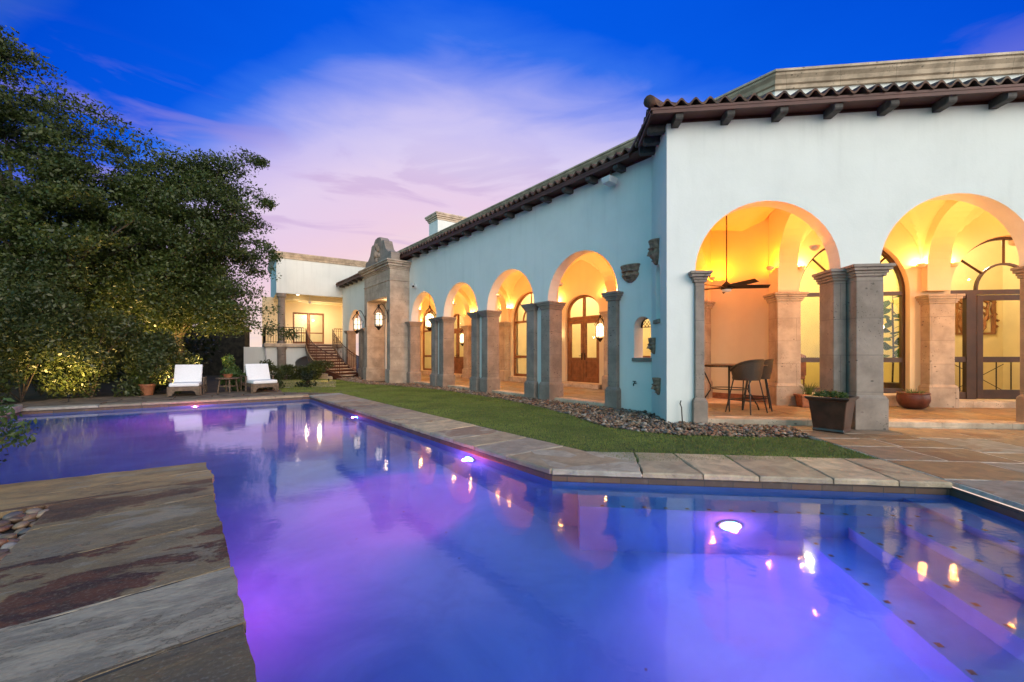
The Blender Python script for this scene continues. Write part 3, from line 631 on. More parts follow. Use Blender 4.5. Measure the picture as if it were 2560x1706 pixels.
# return wall between the wings with its niches
FS=Fr(F2.p(0,0)[:2],v2,u2)
mb=MB(); mb.wall(FS,.301,1.24,0,.14,-.1,ZW,[dict(a=.50,b=.86,zb=1.95,zs=2.85,rise=.2),]); 
obj('return_wall',mb,M['stucco'],H0)
mb=MB(); mb.wall(FS,.301,1.24,.141,.30,-.1,ZW,[]); obj('niche_back',mb,M['stucco'],H0)
mb=MB(); mb.box(FS,.47,.89,-.05,.13,1.87,1.949); mb.box(FS,.50,.86,-.06,.0,.55,.66); obj('niche_sill',mb,M['stone'],H0,bevel=.01)
mb=MB(); mb.box(F1,.02,.50,-.05,.30,1.10,1.178); obj('niche_sill',mb,M['stone'],H0,bevel=.01)
# grille inside the small arched opening
mb=MB(); mb.archring(F1,.26,1.86,.2,.21,.02,.24,.27,12); mb.box(F1,.06,.46,.24,.27,1.85,1.87)
for k in range(5): 
    x=.1+k*.08; mb.tube([F1.p(x,.255,1.865),F1.p(x+.05,.255,1.93),F1.p(x-.01,.255,2.0)],.006,5); mb.tube([F1.p(x+.03,.255,1.865),F1.p(x-.02,.255,1.93),F1.p(x+.04,.255,2.0)],.006,5)
obj('iron_grille',mb,M['black'],H0)
# pillars at the openings
def capital(F,s0,s1,d0,d1,z,par,mt,front=True):
    c=MB(); prof=[(.03,.045),(.05,.045),(.085,.05),(.11,.05)]; zz=z-.19
    for i,(o,h) in enumerate(prof): c.box(F,s0-o,s1+o,d0-o,d1+o*.35,zz,zz+h-.0); zz+=h+.0003
    return obj('capital',c,mt,par,bevel=.008)
def pillar(F,s0,s1,d0,d1,z0,z,mt=None,base=.55,bo=.045):
    mt=mt or M['stone']; p=MB(); p.box(F,s0,s1,d0,d1,z0+base-.02,z-.18); pl=obj('pillar',p,mt,H0,bevel=.012)
    q=MB(); q.box(F,s0-bo,s1+bo,d0-bo,d1+bo*.3,z0,z0+base-.06); q.box(F,s0-bo,s1+bo,d0-bo,d1+bo*.3,z0+base-.0595,z0+base,-bo*.8,-bo*.8); obj('base',q,mt,pl,bevel=.01)
    capital(F,s0,s1,d0,d1,z,pl,mt); return pl
for c in cL:
    if abs(c-cL[4])<.1: continue
    for sg in(-1,1):
        e=c+sg*1.17; a,b=(e-.20,e+.14) if sg>0 else (e-.14,e+.20)
        if c==cL[0] and sg<0: a=e-.05
        if abs(c-cL[3])<.1 and sg>0: b=e+.05
        pillar(F1,a,b,-.12,.36,-.05,SP+.01)
for c in cR:
    for sg in(-1,1):
        e=c+sg*1.22
        if c==cR[0] and sg<0: pillar(F2,e-.02,e+.14,-.07,.33,-.05,2.74,base=.52)
        elif c==cR[0]: pillar(F2,e-.16,e+.045,-.07,.33,-.05,2.72)
        elif c==cR[1] and sg<0: pillar(F2,3.0,3.42,-.29,.33,-.05,2.75,base=.62)
        elif sg<0: pillar(F2,e-.30,e+.16,-.22,.33,-.05,2.75,base=.62)
        else: pillar(F2,e-.05,e+.34,-.22,.26,-.05,2.75,base=.62)
# back walls
mb=MB(); dops=[]
for k in range(-0,7):
    c=cL[k]
    if k in(1,4): dops.append(dict(a=c-.80,b=c+.80,zb=.25,zs=2.80,rise=.58))
    elif k in (2,5,3,0): dops.append(dict(a=c-1.12,b=c+1.12,zb=.32,zs=2.64,rise=1.2))
mb.wall(F1,-1.2,22.5,BD,BD+.28,0,5.2,dops); obj('porch_back_wall',mb,M['stucco_in'],H0)
# B2 starts where the two back walls meet
mb=MB(); mb.wall(F2,3.05,10.6,B2D,B2D+.28,0,5.2,[dict(a=4.74-1.17,b=4.74+1.17,zb=.36,zs=2.66,rise=1.24),dict(a=7.93-1.2,b=7.93+1.2,zb=.24,zs=2.66,rise=1.22)]); obj('porch_back_wall',mb,M['stucco_in'],H0)
# baseboards
mb=MB(); 
for a,b in((-1.1,.9),(3.3,4.1),(5.85,6.7),(9.1,9.6)): mb.box(F1,a,b,BD-.03,BD-.002,.08,.24)
mb.box(F2,5.95,6.65,B2D-.03,B2D-.002,.08,.26); mb.box(F2,3.2,3.55,B2D-.03,B2D-.002,.08,.26); obj('baseboard',mb,M['terracotta'],H0)
def one(name,F,a,b,c_,d_,e_,f_,mt): q_=MB(); q_.box(F,a,b,c_,d_,e_,f_); obj(name,q_,mt,H0,bevel=.015)
for c in (cL[1],cL[4]): one('door_step',F1,c-1.0,c+1.0,BD-.32,BD+.1,.08,.235,M['trim'])
for c in (cL[2],cL[5],cL[3],cL[0]): one('window_sill',F1,c-1.17,c+1.17,BD-.12,BD-.003,.05,.31,M['trim'])
one('door_step',F2,6.7,9.2,B2D-.22,B2D+.1,.08,.232,M['trim']); one('window_sill',F2,3.6,5.9,B2D-.1,B2D-.003,.08,.34,M['trim'])
# back pilasters
for k in range(7):
    t=cL[k]+1.45; pillar(F1,t-.22,t+.22,BD-.30,BD+.0,.07,2.66,M['stone_block'],.5)
pillar(F1,.35,.72,BD-.34,BD,.07,2.66,M['stone_block'],.5)
pillar(F2,3.0,3.50,B2D-.22,B2D+.2,.07,2.66,M['stone_block'],.52); pillar(F2,6.12,6.62,B2D-.24,B2D,.07,2.56,M['stone_block'],.52)
pillar(F2,9.25,9.7,B2D-.24,B2D,.07,2.56,M['stone_block'],.52)
# blocks above pilasters and transverse arches
mb=MB()
def rib(F,t,w_,d0,d1,zs=3.19,top=5.2):
    m_=MB(); mid=(d0+d1)/2
    FX=Fr(F.p(t,0)[:2],F.v[:2],F.u[:2]); r=(d1-d0)/2-.16
    m_.wall(FX,d0,d1,-w_/2,w_/2,2.66,top,[dict(a=d0+.16,b=d1-.16,zb=2.0,zs=zs,rise=1.22)]); return m_
for k in range(7):
    r=rib(F1,cL[k]+1.45,.42,.331,BD-.001); mb.add(r.v,r.f)
r=rib(F1,.53,.34,.331,BD-.001); mb.add(r.v,r.f)
r=rib(F2,3.25,.42,.301,B2D-.001); mb.add(r.v,r.f); r=rib(F2,6.37,.46,.301,B2D-.001); mb.add(r.v,r.f); r=rib(F2,9.45,.4,.301,B2D-.001); mb.add(r.v,r.f)
obj('transverse_arches',mb,M['stucco_in'],H0)
# vaults
def vault(mb,F,s0,s1,d0,d1,zs,rise,n=28):
    cs,cd=(s0+s1)/2,(d0+d1)/2; a,b=(s1-s0)/2,(d1-d0)/2; base=len(mb.v)
    for i in range(n+1):
        xi=-math.cos(PI*i/n)
        for j in range(n+1):
            yj=-math.cos(PI*j/n); h=max(math.sqrt(max(0,1-xi*xi)),math.sqrt(max(0,1-yj*yj))); mb.v.append(tuple(F.p(cs+a*xi,cd+b*yj,zs+rise*h)))
    for i in range(n):
        for j in range(n): q=base+i*(n+1)+j; mb.f.append((q,q+1,q+n+2,q+n+1))
mb=MB()
for k in range(7):
    c=cL[k]; s0=c-1.24; s1=c+1.24
    if k==0: s0=.70
    vault(mb,F1,s0,s1,.331,BD-.002,3.19,1.42)
vault(mb,F2,3.46,6.14,.301,B2D-.002,3.19,1.42); vault(mb,F2,6.6,9.25,.301,B2D-.002,3.19,1.42)
obj('vault',mb,M['stucco_in'],H0,smooth='angle')
# alcove dome at the corner
mb=MB(); n=40; base=0
for i in range(n+1):
    for j in range(n+1):
        s=-2.2+5.24*i/n; d=.301+5.2*j/n; dx=(s-1.3)/2.3; dy=(d-1.9)/2.3
        g1=math.sqrt(max(0,1-min(1,abs(dx))**2)); g2=math.sqrt(max(0,1-min(1,abs(dy))**2)); mb.v.append(tuple(F2.p(s,d,3.15+1.65*max(g1*.93,g2*.93,.35))))
def _in(v):
    t,dd=F1.inv(v[0],v[1]); s,d=F2.inv(v[0],v[1]); return dd>.2 and dd<BD+.35 and t<.46 and not(s<.16 and d<1.5) and not (s>3.1)
for i in range(n):
    for j in range(n):
        q=i*(n+1)+j; ff=(q,q+1,q+n+2,q+n+1)
        if all(_in(mb.v[x]) for x in ff): mb.f.append(ff)
# wing ceiling closes the rest above
obj('vault',mb,M['stucco_in'],H0,smooth='angle')
# porch floors
mb=MB(); mb.box(F1,-.2,22,.02,BD+.02,-.08,.09)
obj('porch_floor',mb,M['trim'],H0,bevel=.02)
mb=MB()
def fl_slabs(F,s0,s1,d0,d1):
    s=s0
    while s<s1-.1:
        w_=random.uniform(.8,1.3); e=min(s1,s+w_); d=d0
        while d<d1-.1:
            h=random.uniform(.55,1.0); f=min(d1,d+h)
            if d1-f<.3: f=d1
            slab(mb,[tuple(F.p(s+.006,d+.006)[:2]),tuple(F.p(e-.006,d+.006)[:2]),tuple(F.p(e-.006,f-.006)[:2]),tuple(F.p(s+.006,f-.006)[:2])],.04,.095+random.uniform(-.002,.001),.006,.006,.3); d=f
        s=e
fl_slabs(F2,.1,10.5,.38,B2D-.01); fl_slabs(F1,.35,21,.4,BD-.01)
obj('porch_paving',mb,M['patio'],H0)
mb=MB(); mb.box(F2,.56,10.6,.0,.37,-.08,.092); mb.box(F2,.1,10.6,.3,B2D+.05,-.08,.05); mb.box(F2,-.2,3.1,2.4,4.5,-.08,.086); obj('porch_step',mb,M['trim'],H0,bevel=.015)
# ---------------- windows and doors
def window(F,c,r,zb,zs,rise,d,mt,low=1.1,mull=(0,),name='window'):
    fr=MB(); w_=.07
    fr.archring(F,c,zs,r,rise,.06,d,d+.08,24)
    fr.box(F,c-r,c-r+w_,d+.001,d+.079,zb,zs); fr.box(F,c+r-w_,c+r,d+.001,d+.079,zb,zs)
    fr.box(F,c-r+w_,c+r-w_,d,d+.081,zs-.05,zs+.035); fr.box(F,c-r+w_,c+r-w_,d,d+.081,zb,zb+.11)
    fr.box(F,c-r+w_,c+r-w_,d,d+.082,low-.05,low+.06)
    for x in mull: fr.box(F,c+x-.045,c+x+.045,d-.003,d+.075,zb+.11,zs-.05)
    ri=r*.47; fr.archring(F,c,zs+.035,ri,rise*.47,.045,d+.01,d+.07,16)
    for a in(R(45),R(90),R(135)):
        p0=F.p(c+ri*math.cos(a),d+.04,zs+.035+rise*.46*math.sin(a)); p1=F.p(c+(r-.03)*math.cos(a),d+.04,zs+(rise-.03)*math.sin(a)); fr.tube([p0,p1],.026,4)
    f=obj(name,fr,mt,H0)
    g=MB(); n=24; P=[F.p(c-r+.02,d+.05,zb),F.p(c+r-.02,d+.05,zb)]+[F.p(c+(r-.02)*math.cos(PI*i/n),d+.05,zs+(rise-.02)*math.sin(PI*i/n)) for i in range(n+1)]
    g.add(P,[tuple(range(len(P)))]); obj('pane',g,M['glass'],f); return f
for k in(2,5,3,0): window(F1,cL[k],1.115,.325,2.64,1.195,BD+.12,M['wood'],1.15)
window(F2,4.74,1.165,.365,2.66,1.235,B2D+.12,M['bronze_frame'],1.12)
# glazed entrance with side lights
fr=MB(); c=7.93; d=B2D+.12; zb=.245; zs=2.66; r=1.195
fr.archring(F2,c,zs,r,1.21,.05,d,d+.08,28); fr.box(F2,c-r,c-r+.05,d,d+.08,zb,zs); fr.box(F2,c+r-.05,c+r,d,d+.08,zb,zs); fr.box(F2,c-r+.05,c+r-.05,d-.01,d+.09,zs-.06,zs+.04)
for x in(-.68,.68): fr.box(F2,c+x-.1,c+x+.1,d-.012,d+.09,zb,zs-.06)
for sgn in(-1,1):
    a,b=sorted((c+sgn*.78,c+sgn*(r-.05))); fr.box(F2,a,b,d+.004,d+.07,zb,zb+.16); fr.box(F2,a,b,d+.004,d+.07,1.08,1.2); fr.box(F2,a,b,d+.004,d+.07,zs-.14,zs-.06)
fr.archring(F2,c,zs+.04,.58,.60,.045,d+.01,d+.07,18)
for a in(R(40),R(90),R(140)):
    p0=F2.p(c+.56*math.cos(a),d+.04,zs+.04+.58*math.sin(a)); p1=F2.p(c+1.17*math.cos(a),d+.04,zs+1.18*math.sin(a)); fr.tube([p0,p1],.03,4)
f=obj('entrance_frame',fr,M['bronze_frame'],H0)
g=MB(); P=[F2.p(c-r+.02,d+.05,zb),F2.p(c+r-.02,d+.05,zb)]+[F2.p(c+(r-.02)*math.cos(PI*i/24),d+.05,zs+1.19*math.sin(PI*i/24)) for i in range(25)]; g.add(P,[tuple(range(len(P)))]); obj('pane',g,M['glass'],f)
dm=MB(); a,b=c-.575,c+.575
dm.box(F2,a,a+.12,d-.02,d+.03,zb+.01,zs-.08); dm.box(F2,b-.12,b,d-.02,d+.03,zb+.01,zs-.08); dm.box(F2,a+.12,b-.12,d-.019,d+.029,zs-.2,zs-.08); dm.box(F2,a+.12,b-.12,d-.019,d+.029,1.08,1.2); dm.box(F2,a+.12,b-.12,d-.019,d+.029,zb+.01,zb+.22)
dr=obj('glazed_door',dm,M['bronze_frame'],H0,bevel=.006); hm=MB(); hm.box(F2,b-.09,b-.03,d-.035,d-.02,1.05,1.35); hm.tube([F2.p(b-.06,d-.05,1.2),F2.p(b-.16,d-.06,1.2)],.012,6); obj('handle',hm,M['black'],dr)
# wooden double doors
for c in(cL[1],cL[4]):
    d=BD+.1; fr=MB(); fr.archring(F1,c,2.80,.795,.575,.07,d,d+.1,20); fr.box(F1,c-.795,c-.725,d,d+.1,.25,2.80); fr.box(F1,c+.725,c+.795,d,d+.1,.25,2.80); fr.box(F1,c-.725,c+.725,d-.004,d+.104,2.5,2.62); fr.box(F1,c-.04,c+.04,d-.002,d+.1,2.62,3.33)
    f=obj('door_frame',fr,M['wood'],H0,bevel=.006); g=MB(); P=[F1.p(c-.74,d+.06,.9),F1.p(c+.74,d+.06,.9)]+[F1.p(c+.74*math.cos(PI*i/16),d+.06,2.8+.52*math.sin(PI*i/16)) for i in range(17)]; g.add(P,[tuple(range(len(P)))]); obj('pane',g,M['glass'],f)
    for sg in(-1,1):
        a,b=sorted((c+sg*.006,c+sg*.72)); l=MB(); l.box(F1,a,a+.13,d,d+.05,.255,2.49); l.box(F1,b-.13,b,d,d+.05,.255,2.49); l.box(F1,a+.13,b-.13,d+.001,d+.049,2.36,2.49); l.box(F1,a+.13,b-.13,d+.001,d+.049,1.0,1.14); l.box(F1,a+.13,b-.13,d+.001,d+.049,.255,.45)
        l.box(F1,a+.13,b-.13,d+.02,d+.04,.45,1.0); l.box(F1,a+.17,b-.17,d+.005,d+.02,.50,.95); lf=obj('door_leaf',l,M['wood'],H0,bevel=.006)
        h=MB(); x=c+sg*.07; h.box(F1,x-.02,x+.02,d-.014,d,1.06,1.3); h.tube([F1.p(x,d-.04,1.2),F1.p(x+sg*.1,d-.045,1.2)],.011,6); obj('handle',h,M['iron'],lf)
# ---------------- rooms behind the glass
def room(F,s0,s1,d0,d1,mt,z1=4.9):
    r=MB(); r.quad(F.p(s0,d1,0),F.p(s1,d1,0),F.p(s1,d1,z1),F.p(s0,d1,z1)); r.quad(F.p(s0,d0,0),F.p(s0,d1,0),F.p(s0,d1,z1),F.p(s0,d0,z1)); r.quad(F.p(s1,d0,0),F.p(s1,d1,0),F.p(s1,d1,z1),F.p(s1,d0,z1)); r.quad(F.p(s0,d0,z1),F.p(s1,d0,z1),F.p(s1,d1,z1),F.p(s0,d1,z1)); obj('room_wall',r,mt,H0)
    f=MB(); f.quad(F.p(s0,d0,.22),F.p(s1,d0,.22),F.p(s1,d1,.22),F.p(s0,d1,.22)); obj('room_floor',f,M['room_floor'],H0)
room(F2,3.5,6.5,B2D+.281,B2D+4.2,M['yellow_wall']); room(F2,6.52,10.6,B2D+.281,B2D+3.0,M['cream_paint'])
room(F1,.95,8.9,BD+.281,BD+3.6,M['cream_paint']); room(F1,9.0,21.9,BD+.281,BD+3.6,M['cream_paint'])
# window surround inside: white door casing visible through right window
mb=MB(); mb.box(F2,4.6,4.75,B2D+4.05,B2D+4.19,.22,3.1); mb.box(F2,3.9,4.05,B2D+4.05,B2D+4.19,.22,3.1); mb.box(F2,3.9,4.75,B2D+4.04,B2D+4.18,3.1,3.25); obj('door_casing',mb,M['white_metal'],H0)
# ---------------- eaves, roof tiles
def tiles(mb,F,s0,s1,d0,z0,d1,z1,per=.235,courses=6,sl=0,sr=0):
    n=int((s1-s0)/per)*10
    for c in range(courses):
        ya,yb=c/courses,(c+1)/courses+.03; base=len(mb.v)
        for i in range(n+1):
            s=s0+(s1-s0)*i/n; ph=(i%10)/10*2*PI; wv=math.sin(ph); wv=wv if wv>0 else wv*.75
            jit=.016*math.sin(i//10*12.9+c*7.7)
            for y,up in((ya,.022),(yb,.0)):
                d=d0+(d1-d0)*y; z=z0+(z1-z0)*y; ss=s
                ss=max(ss,s0+sl*(d-d0)) if sl else ss
                mb.v.append(tuple(F.p(ss,d+(jit if y==ya else 0),z+wv*.058+up+.03)))
            d=d0+(d1-d0)*ya; z=z0+(z1-z0)*ya; ss=max(s,s0+sl*(d-d0)) if sl else s
            mb.v.append(tuple(F.p(ss,d+jit,z+wv*.058+.002+.012)))
            mb.v.append(tuple(F.p(ss,d+.25+jit,z+wv*.058+.012)))
        for i in range(n):
            q=base+4*i; mb.f.append((q,q+4,q+5,q+1)); mb.f.append((q+2,q+6,q+4,q)); mb.f.append((q+3,q+7,q+6,q+2))
OH=.38; EZ=5.60
# eave line: outer corner
rf=MB(); tiles(rf,F2,-OH,10.6,-OH,EZ,1.7,6.25,sl=.75)
tiles(rf,FS,-OH,1.1,-OH,EZ,1.2,6.1,sl=.75,courses=5)
tiles(rf,F1,.15,22.0,-OH,EZ,2.1,6.35,courses=7)
roof=obj('tile_roof',rf,M['tile'],H0,smooth='angle')
# hip cap
hc=MB(); p0=F2.p(-OH-.02,-OH-.02,EZ+.07); p1=F2.p(.75,1.3,6.15); hc.tube([p0,p0.lerp(p1,.2),p1],[.10,.095,.09],10); obj('hip_tile',hc,M['tile'],roof,smooth=True)
ev=MB()
ev.sweep([tuple(F1.p(22,-OH+.05)[:2]),tuple(F1.p(.36,-OH+.05)[:2]),tuple(F2.p(-OH+.05,-OH+.05)[:2]),tuple(F2.p(10.6,-OH+.05)[:2])],[(-.001,5.535),(.028,5.535),(.028,5.575),(.0,5.575)])
def soff(F,s0,s1,z,dd=0): ev.box(F,s0,s1,-OH+.06,dd,z,z+.03)
soff(F2,-OH+.06,10.6,5.525); soff(F1,.1,22,5.527); ev.box(FS,-.0,1.2,-OH+.07,.02,5.523,5.55)
ev.box(F2,-OH+.055,10.6,-OH+.03,-OH+.075,5.475,5.535); ev.box(F1,.35,22,-OH+.03,-OH+.075,5.475,5.535); ev.box(FS,-OH+.08,.85,-OH+.03,-OH+.075,5.477,5.535)
# frieze closing wall top to soffit
ev.box(F2,.0,10.6,.005,.28,5.471,5.525); ev.box(F1,.0,21.9,.005,.3,5.471,5.526)
obj('eave_board',ev,M['eave'],H0)
def rafter(F,s,ang=None):
    r=MB(); w_=.066; prof=[(.02,5.52),(.02,5.38),(-.26,5.37),(-.295,5.385),(-.31,5.41),(-.31,5.52)]
    vs=[F.p(s-w_,d,z) for d,z in prof]+[F.p(s+w_,d,z) for d,z in prof]; k=len(prof); r.add(vs,[tuple(range(k)),tuple(range(2*k-1,k-1,-1))]+[(i,k+i,k+(i+1)%k,(i+1)%k) for i in range(k)]); return obj('rafter_tail',r,M['rafter'],H0,bevel=.008)
s=.14
while s<10.4: rafter(F2,s); s+=.86
s=.75
while s<11.7: rafter(F1,s); s+=.80
s=15.9
while s<21.6: rafter(F1,s); s+=.80
for s in(.15,.55,.95): rafter(FS,s)
# parapet with cast-stone cornice behind the tiles
kx,ky=F2.inv(5.66,8.9)
pl=[tuple(F1.p(22.4,2.14)[:2]),(5.66,8.9),tuple(F2.p(10.6,ky)[:2])]
pw=MB(); pw.sweep(pl,[(-.0,5.6),(-.0,7.0),(-.25,7.0),(-.25,5.6)]); obj('parapet',pw,M['stucco'],H0)
pc=MB(); pc.sweep(pl,[(-.01,6.93),(.05,6.93),(.06,7.0),(.10,7.02),(.13,7.09),(.19,7.15),(.20,7.19),(.23,7.20),(.23,7.25),(-.30,7.27),(-.3,6.93)]); obj('cornice',pc,M['trim'],H0)
# flat roof slabs over everything
rs=MB(); rs.box(F1,-1.5,22.6,.4,8.0,5.21,5.39); rs.box(F2,3.0,10.6,.4,8.0,5.211,5.392); rs.box(F2,.1,3.2,.31,3.0,5.212,5.394); obj('roof_slab',rs,M['trim'],H0)
# chimney
FC=Fr((-3.95,22.0),(.838,.546),u1)
ch=MB(); ch.box(FC,0,1.9,0,1.0,5.4,8.45); chm=obj('chimney',ch,M['stucco'],H0); cc=MB()
for i,(o,h) in enumerate([(.04,.08),(.08,.08),(.14,.1),(.18,.09)]): cc.box(FC,-o,1.9+o,-o,1+o,8.45+i*.09,8.45+i*.09+h)
obj('chimney_cap',cc,M['trim'],chm,bevel=.01)
# ---------------- stone portal
FPt=Fr(F1.p(12.1,-.89)[:2],u1,m1); PW=3.2
pt=MB(); pt.wall(FPt,0,PW,0,.888,-.05,4.95,[dict(a=.37,b=PW-.37,zb=-.1,zs=3.79,rise=0)]); portal=obj('stone_portal',pt,M['stone_block'],H0,bevel=.012)
q=MB()
for a,b in((-.05,.40),(PW-.40,PW+.05)): q.box(FPt,a,b,-.05,.886,-.05,.62); obj('plinth',q,M['stone_block'],portal,bevel=.01); q=MB()
q=MB(); zz=4.95
q.box(FPt,-.03,PW+.03,-.03,.884,4.45,4.50)
for o,h in((.03,.06),(.07,.06),(.13,.10),(.2,.08),(.24,.07)): q.box(FPt,-o,PW+o,-o,.886,zz,zz+h); zz+=h+.0004
obj('portal_cornice',q,M['stone_block'],portal,bevel=.012)
ped=[(0,0),(0,.35),(.12,.42),(.32,.42),(.45,.50),(.62,.62),(.75,.85),(.82,1.02),(.98,1.08),(1.08,1.05),(1.18,1.16),(1.32,1.27),(1.6,1.30)]
ped=ped+[(3.2-x,y) for x,y in ped[::-1][1:]]
q=MB(); k=len(ped); q.add([FPt.p(x,.05,zz+y) for x,y in ped]+[FPt.p(x,.45,zz+y) for x,y in ped],[tuple(range(k)),tuple(range(2*k-1,k-1,-1))]+[(i,k+i,k+(i+1)%k,(i+1)%k) for i in range(k)])
obj('pediment',q,M['stone'],portal,bevel=.02)
q=MB(); 
for x,y,r_ in((1.6,.55,.2),(1.45,.75,.13),(1.75,.75,.13),(1.6,.9,.14),(1.35,.45,.1),(1.85,.45,.1),(1.6,.25,.13)):
    c=FPt.p(x,.03,zz+y); vv=IV*np.array([r_,r_,r_]); 
    q.add([(c.x+v[0]*.8,c.y+v[1]*.5,c.z+v[2]) for v in vv],[tuple(int(i) for i in f) for f in IF])
obj('carved_crest',q,M['stone'],portal,smooth=True)
# ================================================= ANNEX
cor=Vector((-13.8,24.2)); qd=(.838,.546)
FA=Fr(cor,qd,(-.545,.838))
A0=thing('annex_building','white flat-roofed annex with raised lit porch beyond the staircase','building',(cor.x,cor.y,0))
mb=MB(); mb.wall(FA,0,9,0,.3,4.88,7.0,[]); mb.wall(Fr(cor,FA.v[:2],FA.u[:2]),.301,6,0,.3,4.88,7.0,[]); obj('upper_wall',mb,M['stucco'],A0)
mb=MB(); mb.sweep([tuple(FA.p(0,6)[:2]),tuple(FA.p(0,0)[:2]),tuple(FA.p(9,0)[:2])],[(-.01,6.93),(.05,6.93),(.08,7.03),(.12,7.08),(.18,7.2),(.2,7.28),(-.3,7.3),(-.3,6.93)]); obj('cornice',mb,M['trim'],A0)
mb=MB(); mb.box(FA,.3,9,.3,6,6.7,6.85); obj('roof_slab',mb,M['trim'],A0)
mb=MB(); mb.box(FA,.02,4.2,.31,3.4,4.95,5.1); mb.box(FA,.1,4.2,1.2,1.5,4.65,4.949); mb.box(FA,.1,4.2,2.5,2.8,4.65,4.949); obj('porch_ceiling',mb,M['cream_paint'],A0)
mb=MB(); mb.wall(FA,-.6,4.3,3.4,3.6,1.9,5.0,[dict(a=1.15,b=3.1,zb=1.92,zs=4.1,rise=0)]); mb.wall(Fr(FA.p(4.2,0)[:2],FA.v[:2],FA.u[:2]),.0,3.4,0,.2,1.9,5.0,[dict(a=1.6,b=2.4,zb=1.92,zs=4.15,rise=0)]); obj('porch_wall',mb,M['stucco_in'],A0)
mb=MB(); mb.box(FA,-.6,4.4,-.05,3.4,1.70,1.91); obj('porch_floor',mb,M['trim'],A0,bevel=.02)
mb=MB(); mb.box(FA,-.5,.5,.1,.4,-.05,1.69); mb.wall(FA,.5,4.4,.12,.4,-.05,1.69,[dict(a=1.0,b=3.6,zb=-.1,zs=.75,rise=.5)],back=False); mb.box(FA,-1.6,-.51,.5,.8,-.05,1.69); mb.box(FA,.5,4.4,2.6,2.8,-.05,1.69); obj('base_wall',mb,M['stucco'],A0)
FAd=FA
def dleaf(par,F,a,b,d,z0,z1,name='door_leaf'):
    l=MB(); l.box(F,a,a+.1,d,d+.05,z0,z1); l.box(F,b-.1,b,d,d+.05,z0,z1); l.box(F,a+.1,b-.1,d+.001,d+.049,z1-.12,z1); l.box(F,a+.1,b-.1,d+.001,d+.049,z0,z0+.2); l.box(F,a+.1,b-.1,d+.001,d+.049,z0+.75,z0+.83); o=obj(name,l,M['wood'],par,bevel=.005); g=MB(); g.quad(F.p(a+.1,d+.03,z0+.2),F.p(b-.1,d+.03,z0+.2),F.p(b-.1,d+.03,z1-.12),F.p(a+.1,d+.03,z1-.12)); obj('pane',g,M['glass'],o); return o
dleaf(A0,FA,1.16,2.12,3.45,1.93,4.09); dleaf(A0,FA,2.13,3.09,3.45,1.93,4.09)
FAs=Fr(FA.p(4.2,0)[:2],FA.v[:2],FA.u[:2]); mb=MB(); mb.box(FAs,1.61,2.39,.08,.13,1.93,4.14); obj('side_door',mb,M['wood'],A0)
mb=MB(); mb.box(FAs,1.0,1.35,-.04,-.005,2.0,4.2); mb.box(FAs,2.5,2.85,-.04,-.005,2.0,4.2); obj('shutter',mb,M['stucco_in'],A0)
mb=MB(); mb.lathe(FA.p(.28,.2,0),[(.24,1.92),(.24,2.02),(.2,2.06),(.21,2.5),(.185,4.5),(.2,4.55),(.18,4.58),(.26,4.68),(.26,4.87)],20); obj('column',mb,M['stone'],A0,smooth='angle')
mb=MB(); mb.lathe(FA.p(.28,.0,0),[(.3,-.05),(.3,.15),(.24,.22),(.22,1.5),(.26,1.6),(.26,1.69)],20); obj('column',mb,M['stone'],A0,smooth='angle')
mb=MB(); mb.quad(FA.p(.5,5.2,1.92),FA.p(4,5.2,1.92),FA.p(4,5.2,4.8),FA.p(.5,5.2,4.8)); mb.quad(FA.p(.5,3.61,1.915),FA.p(4,3.61,1.915),FA.p(4,5.2,1.915),FA.p(.5,5.2,1.915)); obj('room_wall',mb,M['cream_paint'],A0)
mb=MB(); c=FA.p(1.2,.8,4.93); mb.lathe(c,[(.09,0),(.09,.012)],16); obj('downlight',mb,M['down'],A0)
spot('annex_downlight',(c.x,c.y,4.9),(0,0,-1),160,(1,.72,.38),130,.8,.05); point('annex_porch_light',FA.p(2.6,2.1,3.7),120,(1,.75,.42),.08,A0); point('annex_room_light',FA.p(2.2,4.5,4.0),90,(1,.78,.45),.15,A0)
# annex ceiling fan
fa=thing('ceiling_fan','small pale ceiling fan under the annex porch roof','ceiling fan',FA.p(1.9,1.0,4.95))
mb=MB(); c=FA.p(1.9,1.0,0); mb.tube([(c.x,c.y,4.95),(c.x,c.y,4.62)],.02,8); mb.lathe((c.x,c.y,4.5),[(.03,.12),(.1,.08),(.1,0),(.05,-.04)],14); obj('motor',mb,M['white_metal'],fa,smooth='angle')
for k in range(4):
    a=k*PI/2+.4; FB=Fr((c.x,c.y),(math.cos(a),math.sin(a)),(-math.sin(a),math.cos(a))); mb=MB(); mb.box(FB,.1,.62,-.06,.06,4.53,4.54); obj('blade',mb,M['white_metal'],fa)
# porch railing
def rail_run(par,pts,z_of,h=.95,step=.13,mt=None,name='railing'):
    mt=mt or M['iron']; mb=MB(); P=[]
    for i in range(len(pts)-1):
        a,b=Vector(pts[i]),Vector(pts[i+1]); k=max(1,int((b-a).length/step))
        for j in range(k): P.append(a.lerp(b,j/k))
    P.append(Vector(pts[-1]))
    for i,p in enumerate(P): mb.tube([(p.x,p.y,p.z+.03),(p.x,p.y,p.z+h)],.012 if i%7 else .02,5)
    mb.tube([(p.x,p.y,p.z+.08) for p in P],.012,5); mb.tube([(p.x,p.y,p.z+h-.14) for p in P],.01,5); mb.tube([(p.x,p.y,p.z+h) for p in P],.024,6)
    for i in range(2,len(P)-2,4):
        p=P[i]; t=(P[i+1]-P[i-1]).normalized()
        mb.tube([tuple(p+t*(.05*math.sin(a))+Vector((0,0,.42+.09*math.cos(a)))) for a in [x*PI/5 for x in range(11)]],.009,4)
    return obj(name,mb,mt,par)
